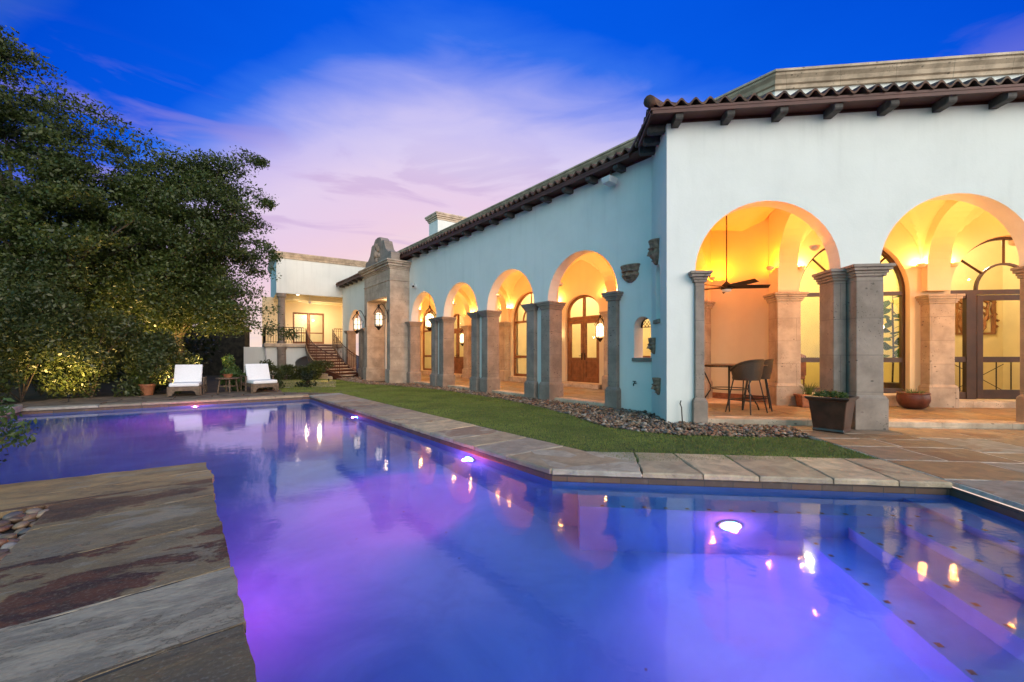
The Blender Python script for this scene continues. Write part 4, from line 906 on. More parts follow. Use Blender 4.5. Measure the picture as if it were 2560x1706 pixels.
rail_run(A0,[FA.p(-.55,.0,1.91),FA.p(1.45,-.0,1.91)],0); rail_run(A0,[FA.p(3.15,0,1.91),FA.p(4.2,0,1.91)],0); rail_run(A0,[FA.p(-.55,.0,1.91),FA.p(-.55,3.3,1.91)],0)
# ================================================= STAIRCASE
S0=thing('staircase','curved outdoor staircase with rust-red iron railings up to the annex porch','staircase',(-10.5,22.6,0))
top=FA.p(2.3,-.06); ns=11
ctr=[];  # centre line curve from the landing out and to the right
p0=Vector(top[:2]); p3=Vector((-8.62,22.3)); t0=Vector((.545,-.838)); t3=Vector((.96,-.28))
def bez(t):
    a=p0; b=p0+t0*1.3; c=p3-t3*1.7; d=p3; return a*(1-t)**3+b*3*t*(1-t)**2+c*3*t*t*(1-t)+d*t**3
def tan_(t): return (bez(min(1,t+.01))-bez(max(0,t-.01))).normalized()
hw=lambda t:.70+.06*t
for i in range(ns):
    t=i/ns; t2=(i+1)/ns+.01; z=1.91-(i+1)*1.91/(ns+1); a=bez(t);b=bez(t2); na=tan_(t);nb=tan_(t2); na=Vector((na.y,-na.x));nb=Vector((nb.y,-nb.x))
    mb=MB(); P=[a+na*hw(t),b+nb*hw(t),b-nb*hw(t),a-na*hw(t)]; mb.prism([tuple(p) for p in P][::-1],z-.05,z); obj('step',mb,M['trim'],S0,bevel=.008)
    mb=MB(); P=[a+na*hw(t),a+na*hw(t)+tan_(t)*.03,a-na*hw(t)+tan_(t)*.03,a-na*hw(t)]; mb.prism([tuple(p) for p in P][::-1],z,z+.12); obj('riser',mb,M['rail'],S0)
for sg,nm in((1,'a'),(-1,'b')):
    mb=MB(); K=20; pr=[]
    for i in range(K+1):
        t=i/K; n_=tan_(t); n_=Vector((n_.y,-n_.x))*sg; p=bez(t)+n_*(hw(t)+.02); pr.append((p,n_,1.91-.12-t*1.91*.93))
    base=len(mb.v)
    for p,n_,z in pr:
        for o,zz2 in((0,.1),(.06,.1),(.06,-.28),(0,-.28)): mb.v.append((p.x+n_.x*o,p.y+n_.y*o,max(-.05,z+zz2)))
    for i in range(K):
        for j in range(4): mb.f.append((base+i*4+j,base+i*4+(j+1)%4,base+i*4+4+(j+1)%4,base+i*4+4+j))
    mb.f.append((0,1,2,3)); mb.f.append((base+4*K+3,base+4*K+2,base+4*K+1,base+4*K)); obj('stringer',mb,M['rail'],S0)
    pts=[Vector((p.x+n_.x*.03,p.y+n_.y*.03,max(.0,z+.1))) for p,n_,z in pr]; rail_run(S0,pts,0,.93,.14,M['rail'])
mb=MB(); mb.prism([(-9.6,21.9),(-9.2,21.2),(-10.8,20.9),(-11.2,21.6)],-.05,.12); mb.prism([(-9.8,21.8),(-9.5,21.35),(-10.6,21.1),(-10.9,21.6)],.121,.26); obj('stone_platform',mb,M['flag'],S0,bevel=.02)
# ================================================= WALL ORNAMENTS
def mask(name,label,F,s,d,z,w_,h,proj,cat='wall fountain'):
    t=thing(name,label,cat,F.p(s,d,z)); q=MB(); n=40; m_=44; G=lambda a,b,c_: math.exp(-((a-b)/c_)**2)
    for r_ in range(m_+1):
        v=r_/m_; wf=(1.0-.10*G(v,.30,.08)+.04*G(v,.5,.1))*max(.02,1-max(0,(v-.25)/.75)**2.2)**.62
        for i in range(n+1):
            x=-math.cos(PI*i/n); b=proj*math.sqrt(max(0,1-x*x))*(.35+.65*wf)*(1-.25*v)
            b+=proj*(.30*G(v,.22,.05)*(1-.5*x*x)                                      # brow
              -.42*(G(x,-.40,.17)+G(x,.40,.17))*G(v,.34,.06)+.16*(G(x,-.40,.08)+G(x,.40,.08))*G(v,.345,.03)   # eyes
              +.40*G(x,0,.13)*max(0,math.sin(min(1,max(0,(v-.2)/.36))*PI*.62))*(1 if v<.57 else 0)+.18*G(x,0,.22)*G(v,.55,.04)  # nose
              +.22*(G(x,-.5,.2)+G(x,.5,.2))*G(v,.52,.09)                              # cheeks
              +.22*G(v,.64,.03)*G(x,0,.45)-.55*G(v,.72,.045)*G(x,0,.3)+.25*G(v,.80,.03)*G(x,0,.3)) # lips and mouth
            if 0<i<n: q.v.append(tuple(F.p(s+x*w_/2*wf,d-max(.0,b),z-h*v)))
            else: q.v.append(tuple(F.p(s+x*w_/2*wf,d,z-h*v)))
    for r_ in range(m_):
        for i in range(n): b=r_*(n+1)+i; q.f.append((b,b+1,b+n+2,b+n+1))
    q.f.append(tuple(range(n+1)))
    obj('carved_face',q,M['carved'],t,smooth='angle'); 
    for k,(oo,zz2,hh_) in enumerate(((1.06,0,.035),(1.14,.0353,.04))):
        c=MB(); c.add([F.p(s-math.cos(PI*i/16)*w_*.5*oo,d-math.sin(PI*i/16)*proj*oo,z+zz2+e_) for e_ in(.0,hh_) for i in range(17)],[tuple(range(16,-1,-1)),tuple(range(17,34))]+[(i,i+1,18+i,17+i) for i in range(16)]); obj('rim',c,M['carved'],t,bevel=.006)
    return t
mask('stone_mask','small carved stone face on the white wall above the arched niche',F1,.56,-.001,3.17,.44,.32,.14,'stone mask')
t=mask('stone_mask','large carved stone face bracket high on the side of the right wing','' or Fr(FS.p(0,0)[:2],v2,u2),.72,-.001,3.46,.32,.42,.15,'stone mask')
for z,l,wd in((1.42,'small carved stone bracket under the tall side niche',.16),(.62,'dark carved stone spout low on the side wall',.2)):
    mask('stone_spout',l,FS,.95 if z>1 else .55,-.001,z+.1,wd,.26,.12,'stone spout')
# spigot
t=thing('garden_tap','small brass garden tap low on the white wall beside the arcade','tap',F1.p(.42,0,.62)); q=MB(); q.tube([F1.p(.42,.0,.62),F1.p(.42,-.07,.62),F1.p(.42,-.09,.6),F1.p(.42,-.09,.56)],.013,8); q.lathe(F1.p(.42,0,.62),[(.0,0),(.03,0)],8,False); obj('spout',q,M['iron'],t); q=MB(); q.tube([F1.p(.38,-.06,.66),F1.p(.46,-.06,.66)],.01,6); q.tube([F1.p(.42,-.06,.62),F1.p(.42,-.06,.66)],.008,6); obj('handle',q,M['iron'],t)
# security camera
t=thing('security_camera','small white security camera on the wall beside the stone portal','camera',F1.p(11.5,0,4.2)); q=MB(); q.box(F1,11.42,11.56,-.04,0,4.1,4.3); q.tube([F1.p(11.49,-.04,4.2),F1.p(11.49,-.14,4.22)],.018,8); obj('bracket',q,M['white_metal'],t); q=MB(); q.tube([F1.p(11.6,-.12,4.26),F1.p(11.3,-.2,4.14)],.06,10); obj('housing',q,M['white_metal'],t); q=MB(); q.tube([F1.p(11.31,-.197,4.144),F1.p(11.29,-.202,4.138)],.045,10); obj('lens',q,M['black'],t)
# flood light under eave
t=thing('flood_light','pale grey floodlight box under the eave above the carved face','floodlight',F1.p(.95,-.25,5.3)); q=MB(); q.box(F1,.84,1.06,-.38,-.12,5.12,5.26,.02,.02); obj('housing',q,M['white_metal'],t,bevel=.02); q=MB(); q.tube([F1.p(.95,-.2,5.26),F1.p(.95,-.2,5.44)],.02,8); obj('arm',q,M['iron'],t)
# thin stake by the wall
t=thing('metal_stake','thin bent metal stake in the pebbles against the right wing wall','stake',F2.p(.24,-.1,-.02)); q=MB(); q.tube([F2.p(.25,-.1,-.03),F2.p(.235,-.09,.3),F2.p(.215,-.07,.36),F2.p(.235,-.06,.42)],.010,6); obj('rod',q,M['iron'],t)
# ================================================= LANTERNS
def lantern_body(t,c,s,bulbm,glass_r=.13):
    x,y,z=c; q=MB(); q.lathe((x,y,z),[(glass_r*s,-.22*s),(glass_r*1.0*s,.16*s),(glass_r*.5*s,.24*s)],12); obj('lamp_glass',q,bulbm,t,smooth='angle')
    q=MB()
    for k in range(6):
        a=k*PI/3; r=glass_r*1.12*s
        q.tube([(x+math.cos(a)*r*.9,y+math.sin(a)*r*.9,z-.27*s),(x+math.cos(a)*r,y+math.sin(a)*r,z-.2*s),(x+math.cos(a)*r,y+math.sin(a)*r,z+.17*s),(x+math.cos(a)*r*1.35,y+math.sin(a)*r*1.35,z+.2*s),(x+math.cos(a)*r*1.0,y+math.sin(a)*r*1.0,z+.3*s),(x+math.cos(a)*r*.4,y+math.sin(a)*r*.4,z+.42*s),(x,y,z+.52*s)],.011*s,5)
    for zz2 in(-.21,-.02,.17): q.tube([(x+math.cos(a)*glass_r*1.13*s,y+math.sin(a)*glass_r*1.13*s,z+zz2*s) for a in [i*PI/8 for i in range(17)]],.009*s,5)
    q.lathe((x,y,z),[(glass_r*.95*s,-.27*s),(glass_r*.6*s,-.32*s),(.02*s,-.40*s)],10); q.lathe((x,y,z),[(.03*s,.44*s),(.05*s,.5*s),(.02*s,.56*s)],10)
    obj('cage',q,M['iron'],t)
def wall_lantern(label,F,s,d,z,out_,sc_,bulbm,power,up=.55):
    t=thing('wall_lantern',label,'wall lantern',F.p(s,d,z)); c=F.p(s,d-out_,z)
    lantern_body(t,c,sc_,bulbm); q=MB(); P=[]
    for i in range(15):
        a=i/14; P.append(F.p(s,d-out_*(a),z+up*sc_*(.3+.75*math.sin(a*PI*.72)) ))
    q.tube(P,.014*sc_,6); q.tube([F.p(s,d-out_*.98,z+up*sc_*.88),F.p(s,d-out_,z+.5*sc_)],.01*sc_,5)
    sp_=[F.p(s,d-.06-.12*sc_*(1+math.cos(a)*(1-a/9)),z+up*sc_*.2-.12*sc_*math.sin(a)*(1-a/9)) for a in [i*.5 for i in range(15)]]; q.tube(sp_,.009*sc_,5); q.box(F,s-.03,s+.03,d-.02,d,z-.1*sc_,z+up*sc_*.7); obj('bracket',q,M['iron'],t)
    if power: point('lantern_light',(c.x,c.y,c.z),power,(1,.66,.32),.12*sc_,t)
    return t
wall_lantern('wrought iron lantern on the left jamb of the stone portal',FPt,PW-.19,-.0,2.7,.42,1.15,M['bulb_dim'],5)
wall_lantern('wrought iron lantern on the right jamb of the stone portal',FPt,.19,-.0,2.75,.42,1.15,M['bulb_dim'],5)
wall_lantern('lit lantern right of the nearest wooden double doors',F1,cL[1]-1.02,BD-.0,2.05,.22,.95,M['bulb'],14,.5)
wall_lantern('lit lantern left of the nearest wooden double doors',F1,cL[1]+1.02,BD-.0,2.05,.22,.95,M['bulb'],14,.5)
wall_lantern('lit lantern beside the farther wooden double doors',F1,cL[4]-1.02,BD-.0,2.05,.22,.95,M['bulb'],14,.5)
c=F1.p(cL[4],1.8,2.95); t=thing('hanging_lantern','lit hanging lantern in the farthest arch beside the stone portal','hanging lantern',c); lantern_body(t,c,1.35,M['bulb'],.15); q=MB(); q.tube([(c.x,c.y,c.z+.7),(c.x,c.y,4.6)],.012,6); obj('chain',q,M['iron'],t); point('lantern_light',c,25,(1,.6,.28),.15,t)
# ================================================= PORCH LIGHTING (up-lights on the pilaster ledges and added fill)
UP=(1,.37,.075)
def up(F,s,d,z,pw,col=UP):
    p=F.p(s,d,z); point('vault_uplight',p,pw*1.25,col,.03,H0); q=MB(); q.lathe((p.x,p.y,z-.10),[(.03,0),(.07,.03),(.085,.085),(.075,.085),(.05,.03),(.01,.02)],12); obj('uplight_cup',q,M['stucco_in'],H0,smooth='angle')
for k in range(6):
    t=cL[k]+1.45
    for sg in(-.30,.30): up(F1,t+sg,BD-.12,3.27,42); up(F1,t+sg,.46,3.27,36)
up(F1,.85,.5,3.27,9); up(F1,.85,BD-.15,3.27,9)
for s in(3.55,6.05,6.69,9.16): up(F2,s,B2D-.13,3.28,46); up(F2,s,.44,3.28,38)
OR=(1,.20,.004)
up(F1,.20,BD-.25,3.3,80,OR); up(F2,2.9,B2D-.1,3.3,66,OR); up(F2,.35,.5,3.3,60,OR); up(F2,2.8,.5,3.3,60,OR)
# added warm fill lamps without fixtures, under the vaults and behind piers
for k in range(7): point('porch_fill',F1.p(cL[k],2.3,4.3),14,(1,.41,.09),.04,H0)
point('porch_fill',F2.p(4.78,1.6,4.35),24,(1,.40,.085),.04,H0); point('porch_fill',F2.p(7.84,1.6,4.35),24,(1,.40,.085),.04,H0); point('porch_fill',F2.p(.34,.62,1.9),34,(1,.5,.14),.05,H0); point('porch_fill',F2.p(3.62,.62,2.0),70,(1,.5,.16),.05,H0); point('porch_fill',F2.p(6.85,.66,2.0),70,(1,.5,.16),.05,H0)
for k in range(6): point('porch_fill',F1.p(cL[k]+1.45+.55,.58,2.0),44,(1,.5,.16),.05,H0)
for F,s,d,z,pw,cc in((F2,5,B2D+2.2,4.3,90,(1,.82,.42)),(F2,8.2,B2D+1.7,4.3,75,(1,.80,.45)),(F1,5,BD+2,4.3,70,(1,.80,.45)),(F1,8,BD+2,4.3,60,(1,.80,.45)),(F1,13.7,BD+2,4.3,70,(1,.8,.45)),(F1,17.5,BD+2,4.3,70,(1,.8,.45)),(F1,2.2,BD+2,4.3,40,(1,.8,.45))): point('room_light',F.p(s,d,z),pw*3.2,cc,.08,H0)
point('portal_light',FPt.p(1.6,.5,3.6),14,(1,.70,.36),.08,H0)
# ================================================= ALCOVE FURNITURE
fx,fy=4.62,8.9
t=thing('ceiling_fan','dark five-bladed ceiling fan on a long rod above the bar table','ceiling fan',(fx,fy,2.69))
q=MB(); q.tube([(fx,fy,2.76),(fx,fy,4.72)],.013,8); obj('rod',q,M['iron'],t)
q=MB(); q.lathe((fx,fy,2.69),[(.02,.13),(.05,.10),(.12,.03),(.13,.0),(.11,-.04)],20); obj('motor',q,M['iron'],t,smooth='angle')
q=MB(); q.lathe((fx,fy,2.69),[(.10,-.041),(.09,-.08),(.03,-.10)],18); obj('lamp_bowl',q,M['cushion'],t,smooth=True)
for k in range(5):
    a=R(-8)+k*2*PI/5; FB=Fr((fx,fy),(math.cos(a),math.sin(a)),(-math.sin(a),math.cos(a))); q=MB()
    vs=[]
    for s_,w_ in((.1,.045),(.25,.075),(.6,.07),(.86,.05)):
        for e_,zz2 in((-w_,.018),(w_,-.022)):
            for th_ in(0,.008): vs.append(FB.p(s_,e_,2.70+zz2*1.3+th_))
    fs=[]
    for i in range(3): b=i*4; fs+= [(b,b+2,b+6,b+4),(b+1,b+5,b+7,b+3),(b,b+4,b+5,b+1),(b+2,b+3,b+7,b+6)]
    fs+=[(0,1,3,2),(12,14,15,13)]; q.add(vs,fs); obj('blade',q,M['iron'],t)
tx,ty=4.62,8.80
t=thing('bar_table','tall round bar table with thin top and curved iron legs','bar table',(tx,ty,.09))
q=MB(); q.lathe((tx,ty,1.03),[(.70,-.012),(.71,0),(.70,.012),(.001,.013)],36); obj('table_top',q,M['bronze_frame'],t,smooth='angle')
for k in range(4):
    a=R(45+90*k+18); q=MB(); P=[]
    for r_,z in((.50,1.015),(.49,.9),(.42,.75),(.36,.6),(.36,.48),(.45,.33),(.52,.2),(.55,.1)): P.append((tx+math.cos(a)*r_,ty+math.sin(a)*r_,z))
    q.tube(P,.014,7); obj('leg',q,M['black'],t,smooth=True)
q=MB(); q.tube([(tx+.36*math.cos(a),ty+.36*math.sin(a),.53) for a in [i*PI/16 for i in range(33)]],.011,6); q.tube([(tx+.5*math.cos(a),ty+.5*math.sin(a),1.0) for a in [i*PI/16 for i in range(33)]],.011,6); obj('stretcher_ring',q,M['black'],t)
def stool():
    t=thing('bar_stool','','bar stool',(0,0,0),'woven bar stools at the tall table')
    q=MB(); n=26; rows=[(.235,.62,0),(.265,.72,.0),(.285,.85,.0),(.29,.96,1)]
    # shell open at the front (+y)
    base=0; out=[]
    for wall_ in(0,1):
        for r_,z,tp in rows:
            for i in range(n+1):
                a=R(-90)+ (i/n-.5)*R(250); rr=r_-(.022 if wall_ else 0); drop=.0
                zz2=z-(.20*(abs(i/n-.5)*2)**2.5 if tp else 0); q.v.append((rr*math.cos(a),rr*math.sin(a)*.95,zz2))
    m_=len(rows)*(n+1)
    for w_ in(0,1):
        for r_ in range(len(rows)-1):
            for i in range(n): b=w_*m_+r_*(n+1)+i; q.f.append((b,b+1,b+n+2,b+n+1))
    for i in range(n): b=(len(rows)-1)*(n+1)+i; q.f.append((b,b+1,b+1+m_,b+m_)); q.f.append((i,i+1,i+1+m_,i+m_))
    for i in(0,n):
        for r_ in range(len(rows)-1): b=r_*(n+1)+i; q.f.append((b,b+n+1,b+n+1+m_,b+m_))
    obj('back_shell',q,M['wicker'],t,smooth='angle')
    q=MB(); q.lathe((0,0,.62),[(.05,-.02),(.225,-.02),(.235,.02),(.22,.07),(.05,.085)],24); obj('seat',q,M['wicker'],t,smooth='angle')
    q=MB(); q.tube([(.288*math.cos(a),.288*.95*math.sin(a),.965-.2*(abs(i/24-.5)*2)**2.5) for i in range(25) for a in [R(-90)+(i/24-.5)*R(250)]],.018,6); obj('rim',q,M['wicker'],t,smooth=True)
    for sx in(-1,1):
        for sy in(-1,1): l=MB(); l.tube([(.15*sx,.15*sy,.61),(.25*sx,.24*sy,0)],.012,6); obj('leg',l,M['black'],t)
    q=MB(); c=[(.215*a,.208*b,.24) for a,b in((-1,-1),(1,-1),(1,1),(-1,1),(-1,-1))]; 
    for i in range(4): q.tube([c[i],c[i+1]],.009,6)
    obj('footrest',q,M['black'],t); return t
st=stool(); st2=dup(st)
st.location=(4.66,8.22,.09); st.rotation_euler[2]=R(28); st.scale=(1.08,1.08,1.09); st['label']='nearer woven barrel-back bar stool turned away, at the tall table'
st2.location=(5.16,8.72,.09); st2.rotation_euler[2]=R(62); st2.scale=(1.08,1.08,1.09); st2['label']='woven barrel-back bar stool partly hidden behind the nearer one'
# ================================================= PLANTERS
def blades(c,n,h,spread,wd,r0=.05,arch=.5):
    V=[];Fc=[];k=0
    for i in range(n):
        a=rng.uniform(0,2*PI); rr=rng.uniform(0,r0); L=h*rng.uniform(.6,1.1); sp=spread*rng.uniform(.2,1); S=5; x0=c[0]+math.cos(a)*rr; y0=c[1]+math.sin(a)*rr
        for j in range(S+1):
            t=j/S; q=(x0+math.cos(a)*sp*t**1.6,y0+math.sin(a)*sp*t**1.6,c[2]+L*(t-arch*.5*t*t)); w_=wd*(1-t)**.7+.0008; px_,py_=-math.sin(a)*w_,math.cos(a)*w_
            V.append((q[0]-px_,q[1]-py_,q[2])); V.append((q[0]+px_,q[1]+py_,q[2]))
        for j in range(S): Fc.append((k+2*j,k+2*j+1,k+2*j+3,k+2*j+2))
        k+=2*(S+1)
    return np.array(V),np.array(Fc)
FPn=Fr((5.26,6.80),(math.cos(R(38)),math.sin(R(38))),(-math.sin(R(38)),math.cos(R(38))))
t=thing('square_planter','large square bronze-glazed planter in front of the grey stone pillar','planter',(5.26,6.8,-.004))
q=MB(); q.sqlathe(FPn,0,0,[(.205,-.004),(.213,.02),(.205,.05),(.255,.50),(.295,.535),(.30,.565),(.25,.57),(.24,.50)],True); obj('pot',q,M['glaze'],t,bevel=.012)
q=MB(); q.sqlathe(FPn,0,0,[(.237,.49),(.237,.515)]); obj('soil',q,M['soil'],t)
t2=tag(obj('planter_plants',leaf_cloud([(5.26+a*.85,6.8+b*.85,.575) for a,b in((0,0),(.12,.05),(-.12,.03),(.05,-.12),(-.06,.12))],[(.13,.13,.07)]*5,260,.045),M['fresh']),'low frothy green plants growing in the square bronze planter','plant')
bx,by=8.60,8.86
t=thing('bowl_planter','dark red round bowl planter at the foot of the porch pilaster','planter',(bx,by,.095)); q=MB(); q.lathe((bx,by,.095),[(.15,0),(.22,.05),(.27,.16),(.275,.25),(.26,.31),(.28,.33),(.27,.345),(.24,.33),(.22,.28)],28); obj('bowl',q,M['bowl'],t,smooth='angle')
V,Fc=blades((bx,by,.36),70,.2,.22,.007,.18); tag(obj('bowl_plant',(V,Fc),M['fresh']),'spiky green plant in the dark red bowl planter','plant')
rx,ry=6.55,9.12
t=thing('small_planter','small rectangular terracotta pot by the window pilaster','planter',(rx,ry,.095)); FR_=Fr((rx,ry),u2,v2); q=MB(); q.box(FR_,-.19,.19,-.12,.12,.095,.33,.035,.03); q.box(FR_,-.24,.24,-.165,.165,.331,.37); obj('pot',q,M['terracotta'],t,bevel=.01)
V,Fc=blades((rx,ry,.36),60,.38,.28,.006,.14,.6); tag(obj('spiky_plant',(V,Fc),M['fresh']),'long-bladed spiky plant in the small terracotta pot','plant')
# ================================================= THINGS SEEN THROUGH THE GLASS
c=F2.p(7.15,B2D+2.97,0)
t=thing('wall_art','carved brown openwork panel hanging on the room wall behind the glazed door','wall art',F2.p(8.35,B2D+2.95,2.4))
q=MB(); a0,a1,zb,zt=9.05-1.15,9.05+.0,1.82,2.86; a0,a1=9.38,10.40; d=B2D+2.96
for A_,B_,zA,zB in((a0,a1,zt-.06,zt),(a0,a1,zb,zb+.06),(a0,a0+.06,zb+.06,zt-.06),(a1-.06,a1,zb+.06,zt-.06)): q.box(F2,A_,B_,d,d+.03,zA,zB)
obj('frame',q,M['wood'],t); q=MB()
random.seed(3)
for br in range(3):
    x0_=a0+.2+.4*br; P=[(x0_,zb+.05)]
    for i in range(6): P.append((P[-1][0]+random.uniform(-.13,.13),P[-1][1]+.17))
    q.tube([F2.p(min(a1-.06,max(a0+.06,x)),d+.012,z) for x,z in P],[.06-.006*i for i in range(7)],5)
    for i in range(1,6): x,z=P[i]; s_=random.choice((-1,1)); q.tube([F2.p(x,d+.012,z),F2.p(min(a1-.06,max(a0+.06,x+s_*.12)),d+.012,z+.07),F2.p(min(a1-.06,max(a0+.06,x+s_*.22)),d+.012,z+.2)],[.035,.03,.02],5)
obj('carved_branches',q,M['wood'],t)
t=thing('console_table','narrow console table with thin crossed metal braces behind the glazed door','console table',F2.p(8.3,B2D+1.9,.22)); q=MB(); q.box(F2,7.2,9.6,B2D+1.7,B2D+2.1,1.05,1.09); obj('table_top',q,M['black'],t)
for x in(7.22,8.4,9.58): l=MB(); l.tube([F2.p(x,B2D+1.72,.22),F2.p(x,B2D+1.72,1.05)],.014,6); l.tube([F2.p(x,B2D+2.08,.22),F2.p(x,B2D+2.08,1.05)],.014,6); obj('leg',l,M['black'],t)
l=MB()
for a,b in((7.22,8.4),(8.4,9.58)): l.tube([F2.p(a,B2D+1.9,.3),F2.p(b,B2D+1.9,1.0)],.009,5); l.tube([F2.p(a,B2D+1.9,1.0),F2.p(b,B2D+1.9,.3)],.009,5)
obj('cross_brace',l,M['black'],t)
# potted fiddle plant inside window
t=thing('indoor_plant','tall potted plant with broad green leaves inside the right-hand window','plant',F2.p(6.02,B2D+.65,.22)); c=F2.p(6.02,B2D+.65,0); q=MB(); q.lathe((c.x,c.y,.22),[(.14,0),(.2,.35),(.17,.36)],18); obj('pot',q,M['glaze'],t); q=MB(); q.tube([(c.x,c.y,.5),(c.x+.03,c.y,1.3),(c.x,c.y,2.5)],.018,6); obj('stem',q,M['bark'],t)
V=[];Fc=[]
for i in range(22):
    z=1.15+i*.07; a=i*2.4; L=.40; ax=Vector((math.cos(a),math.sin(a),random.uniform(.0,.8))).normalized(); sd=(ax.cross(Vector((0,0,1))).normalized()*.55+Vector((.75,.1,.45))*random.choice((-1,1))); sd=(sd-ax*sd.dot(ax)).normalized(); b0=Vector((c.x,c.y,z)); k=len(V)
    for tt,ww in((.1,.02),(.35,.12),(.65,.15),(.88,.10),(1,.01)):
        p=b0+ax*L*tt+Vector((0,0,-.12*tt*tt)); V.append(tuple(p-sd*ww)); V.append(tuple(p+sd*ww))
    for j in range(4): Fc.append((k+2*j,k+2*j+1,k+2*j+3,k+2*j+2))
obj('leaves',(np.array(V),np.array(Fc)),M['fiddle'],t,smooth=True)
# camel-backed chair and cabinet inside
def chair_in(label,s,d,rot,F=F2,mt='terracotta'):
    c=F.p(s,d,.22); t=thing('indoor_chair',label,'chair',c); FB=Fr((c.x,c.y),(math.cos(rot),math.sin(rot)),(-math.sin(rot),math.cos(rot)))
    q=MB(); q.box(FB,-.25,.25,-.25,.22,.62,.72); obj('seat',q,M[mt],t,bevel=.02); q=MB(); P=[(-.25,.72),(.25,.72),(.25,1.22),(.15,1.26),(.06,1.32),(-.06,1.32),(-.15,1.26),(-.25,1.22)]; k=len(P); q.add([FB.p(x,.2,z) for x,z in P]+[FB.p(x,.26,z) for x,z in P],[tuple(range(k)),tuple(range(2*k-1,k-1,-1))]+[(i,k+i,k+(i+1)%k,(i+1)%k) for i in range(k)]); obj('backrest',q,M[mt],t,bevel=.015)
    for a in(-.22,.22):
        for b in(-.22,.2): l=MB(); l.tube([FB.p(a,b,.22),FB.p(a,b,.62)],.02,6); obj('leg',l,M['wood'],t)
chair_in('camel-backed chair inside the window behind the wide stone pier',3.95,B2D+1.1,R(175)); chair_in('dark chair inside the window beside the indoor plant',5.35,B2D+1.5,R(20),F2,'glaze'); chair_in('chair inside the arched window of the third arch',7.2,BD+1.2,R(130),F1,'teak')
t=thing('wall_cabinet','white kitchen wall cabinet inside the window behind the stone pier','cabinet',F2.p(3.9,B2D+2.6,1.5)); q=MB(); q.box(F2,3.52,4.05,B2D+2.4,B2D+2.9,1.45,2.4); obj('carcass',q,M['white_metal'],t,bevel=.01); q=MB(); q.box(F2,3.54,3.78,B2D+2.38,B2D+2.398,1.47,2.38); q.box(F2,3.80,4.04,B2D+2.38,B2D+2.398,1.47,2.38); obj('door',q,M['white_metal'],t,bevel=.008)
# ================================================= LOUNGERS
def lounger():
    t=thing('lounge_chair','','lounge chair',(0,0,0),'white cushioned loungers by the pool')
    W=.43
    q=MB(); q.box(F0,-W,W,0,1.75,.26,.30); 
    obj('slatted_deck',q,M['teak'],t,bevel=.006)
    q=MB(); P=[(-W+.0,.30),(-W,.02),(-W+.09,.02),(-W+.13,.12),(-W+.2,.17),(W-.2,.17),(W-.13,.12),(W-.09,.02),(W,.02),(W,.30)]; k=len(P); q.add([(x,-.035,z) for x,z in P]+[(x,-.001,z) for x,z in P],[tuple(range(k)),tuple(range(2*k-1,k-1,-1))]+[(i,k+i,k+(i+1)%k,(i+1)%k) for i in range(k)]); obj('front_apron',q,M['teak'],t)
    for x in(-W-.045,W+.001): q=MB(); q.box(F0,x,x+.044,.0,1.75,.2,.31); obj('side_rail',q,M['teak'],t,bevel=.005)
    for x in(-W-.05,W-.01):
        for y in(.02,1.66): q=MB(); q.box(F0,x,x+.06,y,y+.07,0,.199); obj('leg',q,M['teak'],t)
    for x in(-W-.08,W+.02):
        q=MB(); q.box(F0,x,x+.06,.62,1.35,.53,.56); q.box(F0,x+.01,x+.05,.66,.72,.0,.529); q.box(F0,x+.01,x+.05,1.26,1.32,.0,.529); obj('armrest',q,M['teak'],t,bevel=.006)
    def cush(F,pts,w_): pass
    q=MB(); q.box(F0,-W+.01,W-.01,-.03,.86,.302,.42); c=obj('seat_cushion',q,M['cushion'],t,smooth=True); b=c.modifiers.new('b','BEVEL'); b.width=.035; b.segments=4
    q=MB(); 
    y0,z0_,y1,z1_=.80,.34,1.12,.95; n_=Vector((0,-(z1_-z0_),(y1-y0))).normalized()*.11
    vs=[(x,y,z) for x in(-W+.02,W-.02) for y,z in((y0,z0_),(y1,z1_),(y1+n_.y*1,z1_+n_.z),(y0+n_.y,z0_+n_.z))]; q.add(vs,[(0,1,2,3),(7,6,5,4),(0,4,5,1),(1,5,6,2),(2,6,7,3),(3,7,4,0)]); c=obj('back_cushion',q,M['cushion'],t,smooth=True); b=c.modifiers.new('b','BEVEL'); b.width=.035; b.segments=4
    q=MB(); vs=[(x,y+.001,z) for x in(-W+.03,W-.03) for y,z in((y0+.005,z0_-.04),(y1+.005,z1_-.04),(y1+.04,z1_-.05),(y0+.04,z0_-.05))]; q.add(vs,[(0,1,2,3),(7,6,5,4),(0,4,5,1),(1,5,6,2),(2,6,7,3),(3,7,4,0)]); obj('back_frame',q,M['teak'],t)
    return t
l1=lounger(); l2=dup(l1); l1.location=(-9.85,12.42,0); l1.rotation_euler[2]=R(31); l1.scale=(.86,.90,.94); l1['label']='white cushioned lounger left of the low side table'
l2.location=(-8.2,13.75,0); l2.rotation_euler[2]=R(47); l2.scale=(.86,.90,.94); l2['label']='white cushioned lounger right of the low side table, angled'
q=MB(); q.lathe((-9.45,13.75,.482),[(.10,0),(.15,.12),(.16,.13),(.13,.13)],18); tag(obj('plant_bowl',q,M['terracotta'],smooth='angle'),'small clay bowl standing on the low side table','plant pot'); tag(obj('table_plant',leaf_cloud([(-9.45,13.75,.68)],[(.22,.22,.12)],500,.06),M['fresh']),'bushy green plant in the clay bowl on the side table','plant')
t=thing('side_table','low round dark wood side table between the two loungers','side table',(-9.45,13.75,0)); q=MB(); q.lathe((-9.45,13.75,.44),[(.02,0),(.33,0),(.34,.02),(.33,.04),(.02,.04)],24); obj('table_top',q,M['teak'],t)
